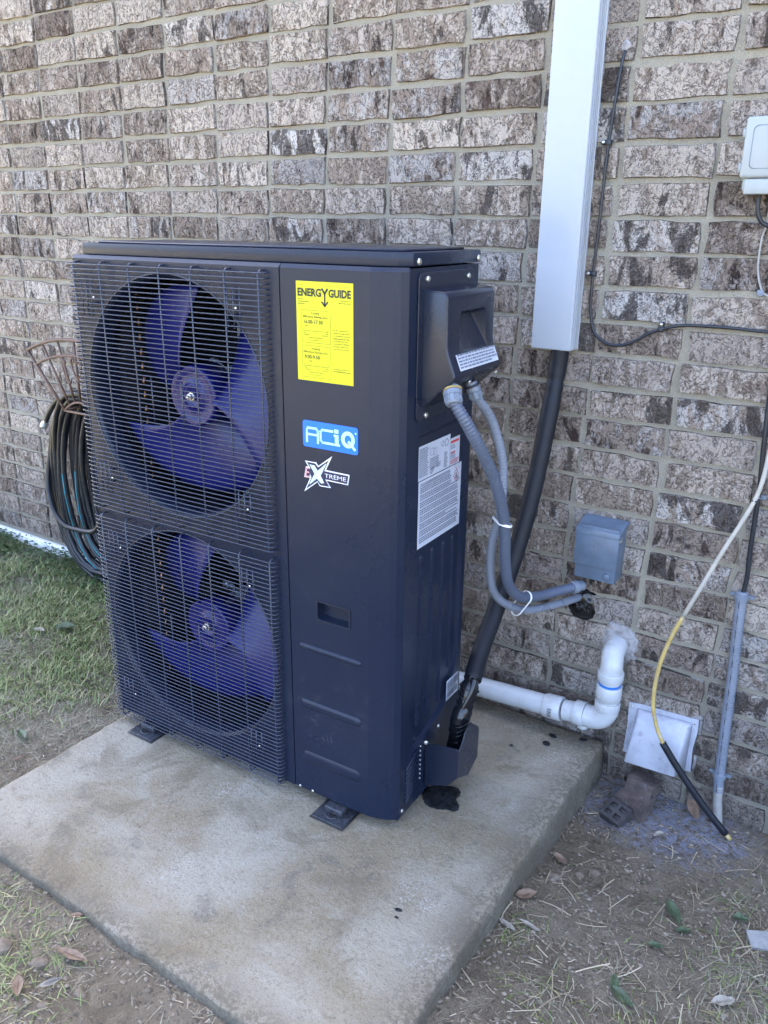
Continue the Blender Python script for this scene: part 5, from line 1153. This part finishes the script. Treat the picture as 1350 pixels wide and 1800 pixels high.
x, y = scatter(22000, .12, 1.2, -1.5, -.03, lambda x, y: np.clip(.10+.5*d_r(x, y)+fbm(x, y, 6, 8.)*.22, .01, .8)*np.where((x < .45) & (y > -.22), .35, 1)); blades('dry_thatch', x, y, .010, .030, .0008, 2.0, M['thatch'], .75)
# straw stalks
def straws(x, y, lmin, lmax, r):
    n = len(x); z = ghv(x, y)+.004; az = rng.uniform(0, 2*PI, n); L = rng.uniform(lmin, lmax, n)*rng.uniform(.5, 1, n); bend = rng.uniform(-.14, .14, n); V = np.zeros((n, 4, 2, 3)); rr = r*rng.uniform(.6, 1.4, n); el = rng.uniform(-.02, .12, n)
    for s_ in range(4):
        t = s_/3-.5; a2 = az+bend*t*2; cx_ = x+np.cos(a2)*L*t; cy_ = y+np.sin(a2)*L*t; cz = z+np.abs(el)*L*(t+.5)*.6
        for q_, sg in enumerate((-1, 1)): V[:, s_, q_] = np.stack([cx_-np.sin(az)*rr*sg, cy_+np.cos(az)*rr*sg, cz+(sg > 0)*rr*.7], 1)
    base = np.arange(n)*8; T = np.array([(0,1,3,2), (2,3,5,4), (4,5,7,6)]); F = (base[:, None, None]+T[None]).reshape(-1)
    return np_mesh('straw', V.reshape(-1, 3), F, 4, M['straw'], 'stuff')
x1, y1 = scatter(3600, .125, 1.0, -1.4, -.02, lambda x, y: np.clip(.30+fbm(x, y, 4, 6.)*.5, .05, 1)); x2, y2 = scatter(2400, -2.2, .1, -1.8, -.05, lambda x, y: np.clip(.25+fbm(x, y, 4, 2.)*.5, .05, 1)); straws(np.r_[x1, x2], np.r_[y1, y2], .010, .045, .0006)
x1, y1 = scatter(170, .13, .8, -1.2, -.05, lambda x, y: x*0+.8); straws(x1, y1, .05, .11, .0009)
# clods
def clods(x, y, s0, s1):
    n = len(x); ico = [(0,0,1),(.9,0,.1),(.28,.85,.15),(-.72,.52,.1),(-.72,-.52,.2),(.28,-.85,.05),(0,0,-.6)]; tri = [(0,1,2),(0,2,3),(0,3,4),(0,4,5),(0,5,1),(6,2,1),(6,3,2),(6,4,3),(6,5,4),(6,1,5)]
    B = np.array(ico); s_ = rng.uniform(s0, s1, n)*rng.uniform(.4, 1, n); a = rng.uniform(0, 6.28, n); P = B[None]*(1+rng.uniform(-.3, .3, (n, 7, 3))); ca, sa = np.cos(a)[:, None], np.sin(a)[:, None]
    V = np.stack([x[:, None]+(P[..., 0]*ca-P[..., 1]*sa)*s_[:, None], y[:, None]+(P[..., 0]*sa+P[..., 1]*ca)*s_[:, None]*.8, ghv(x, y)[:, None]+P[..., 2]*s_[:, None]*.6+.001], -1)
    F = (np.arange(n)[:, None, None]*7+np.array(tri)[None]).reshape(-1); return np_mesh('soil_crumbs', V.reshape(-1, 3), F, 3, M['clod'], 'stuff', None, False)
x1, y1 = scatter(16000, .10, 1.1, -1.5, -.02, lambda x, y: np.clip(.40+fbm(x, y, 6, 2.)*.6, .05, 1)); x2, y2 = scatter(16000, -1.5, .15, -1.8, -.6, lambda x, y: np.clip(.45+fbm(x, y, 6, 5.)*.6, .05, 1)); clods(np.r_[x1, x2], np.r_[y1, y2], .0015, .0085)

# fine litter trodden into the soil
M['litter'] = island_mat('soil_litter', (.075, .058, .040), (.20, .155, .105), (.33, .28, .20), .8)
x1, y1 = scatter(36000, .10, 1.2, -1.5, -.02, lambda x, y: np.clip(.5+fbm(x, y, 7, 11.)*.7, .08, 1)*np.where((x < .5) & (y > -.2), .5, 1)); x2, y2 = scatter(26000, -1.6, .15, -1.9, -.55, lambda x, y: np.clip(.5+fbm(x, y, 7, 12.)*.7, .08, 1)); blades('soil_litter', np.r_[x1, x2], np.r_[y1, y2], .006, .024, .0013, 2.0, M['litter'], .78, 2)
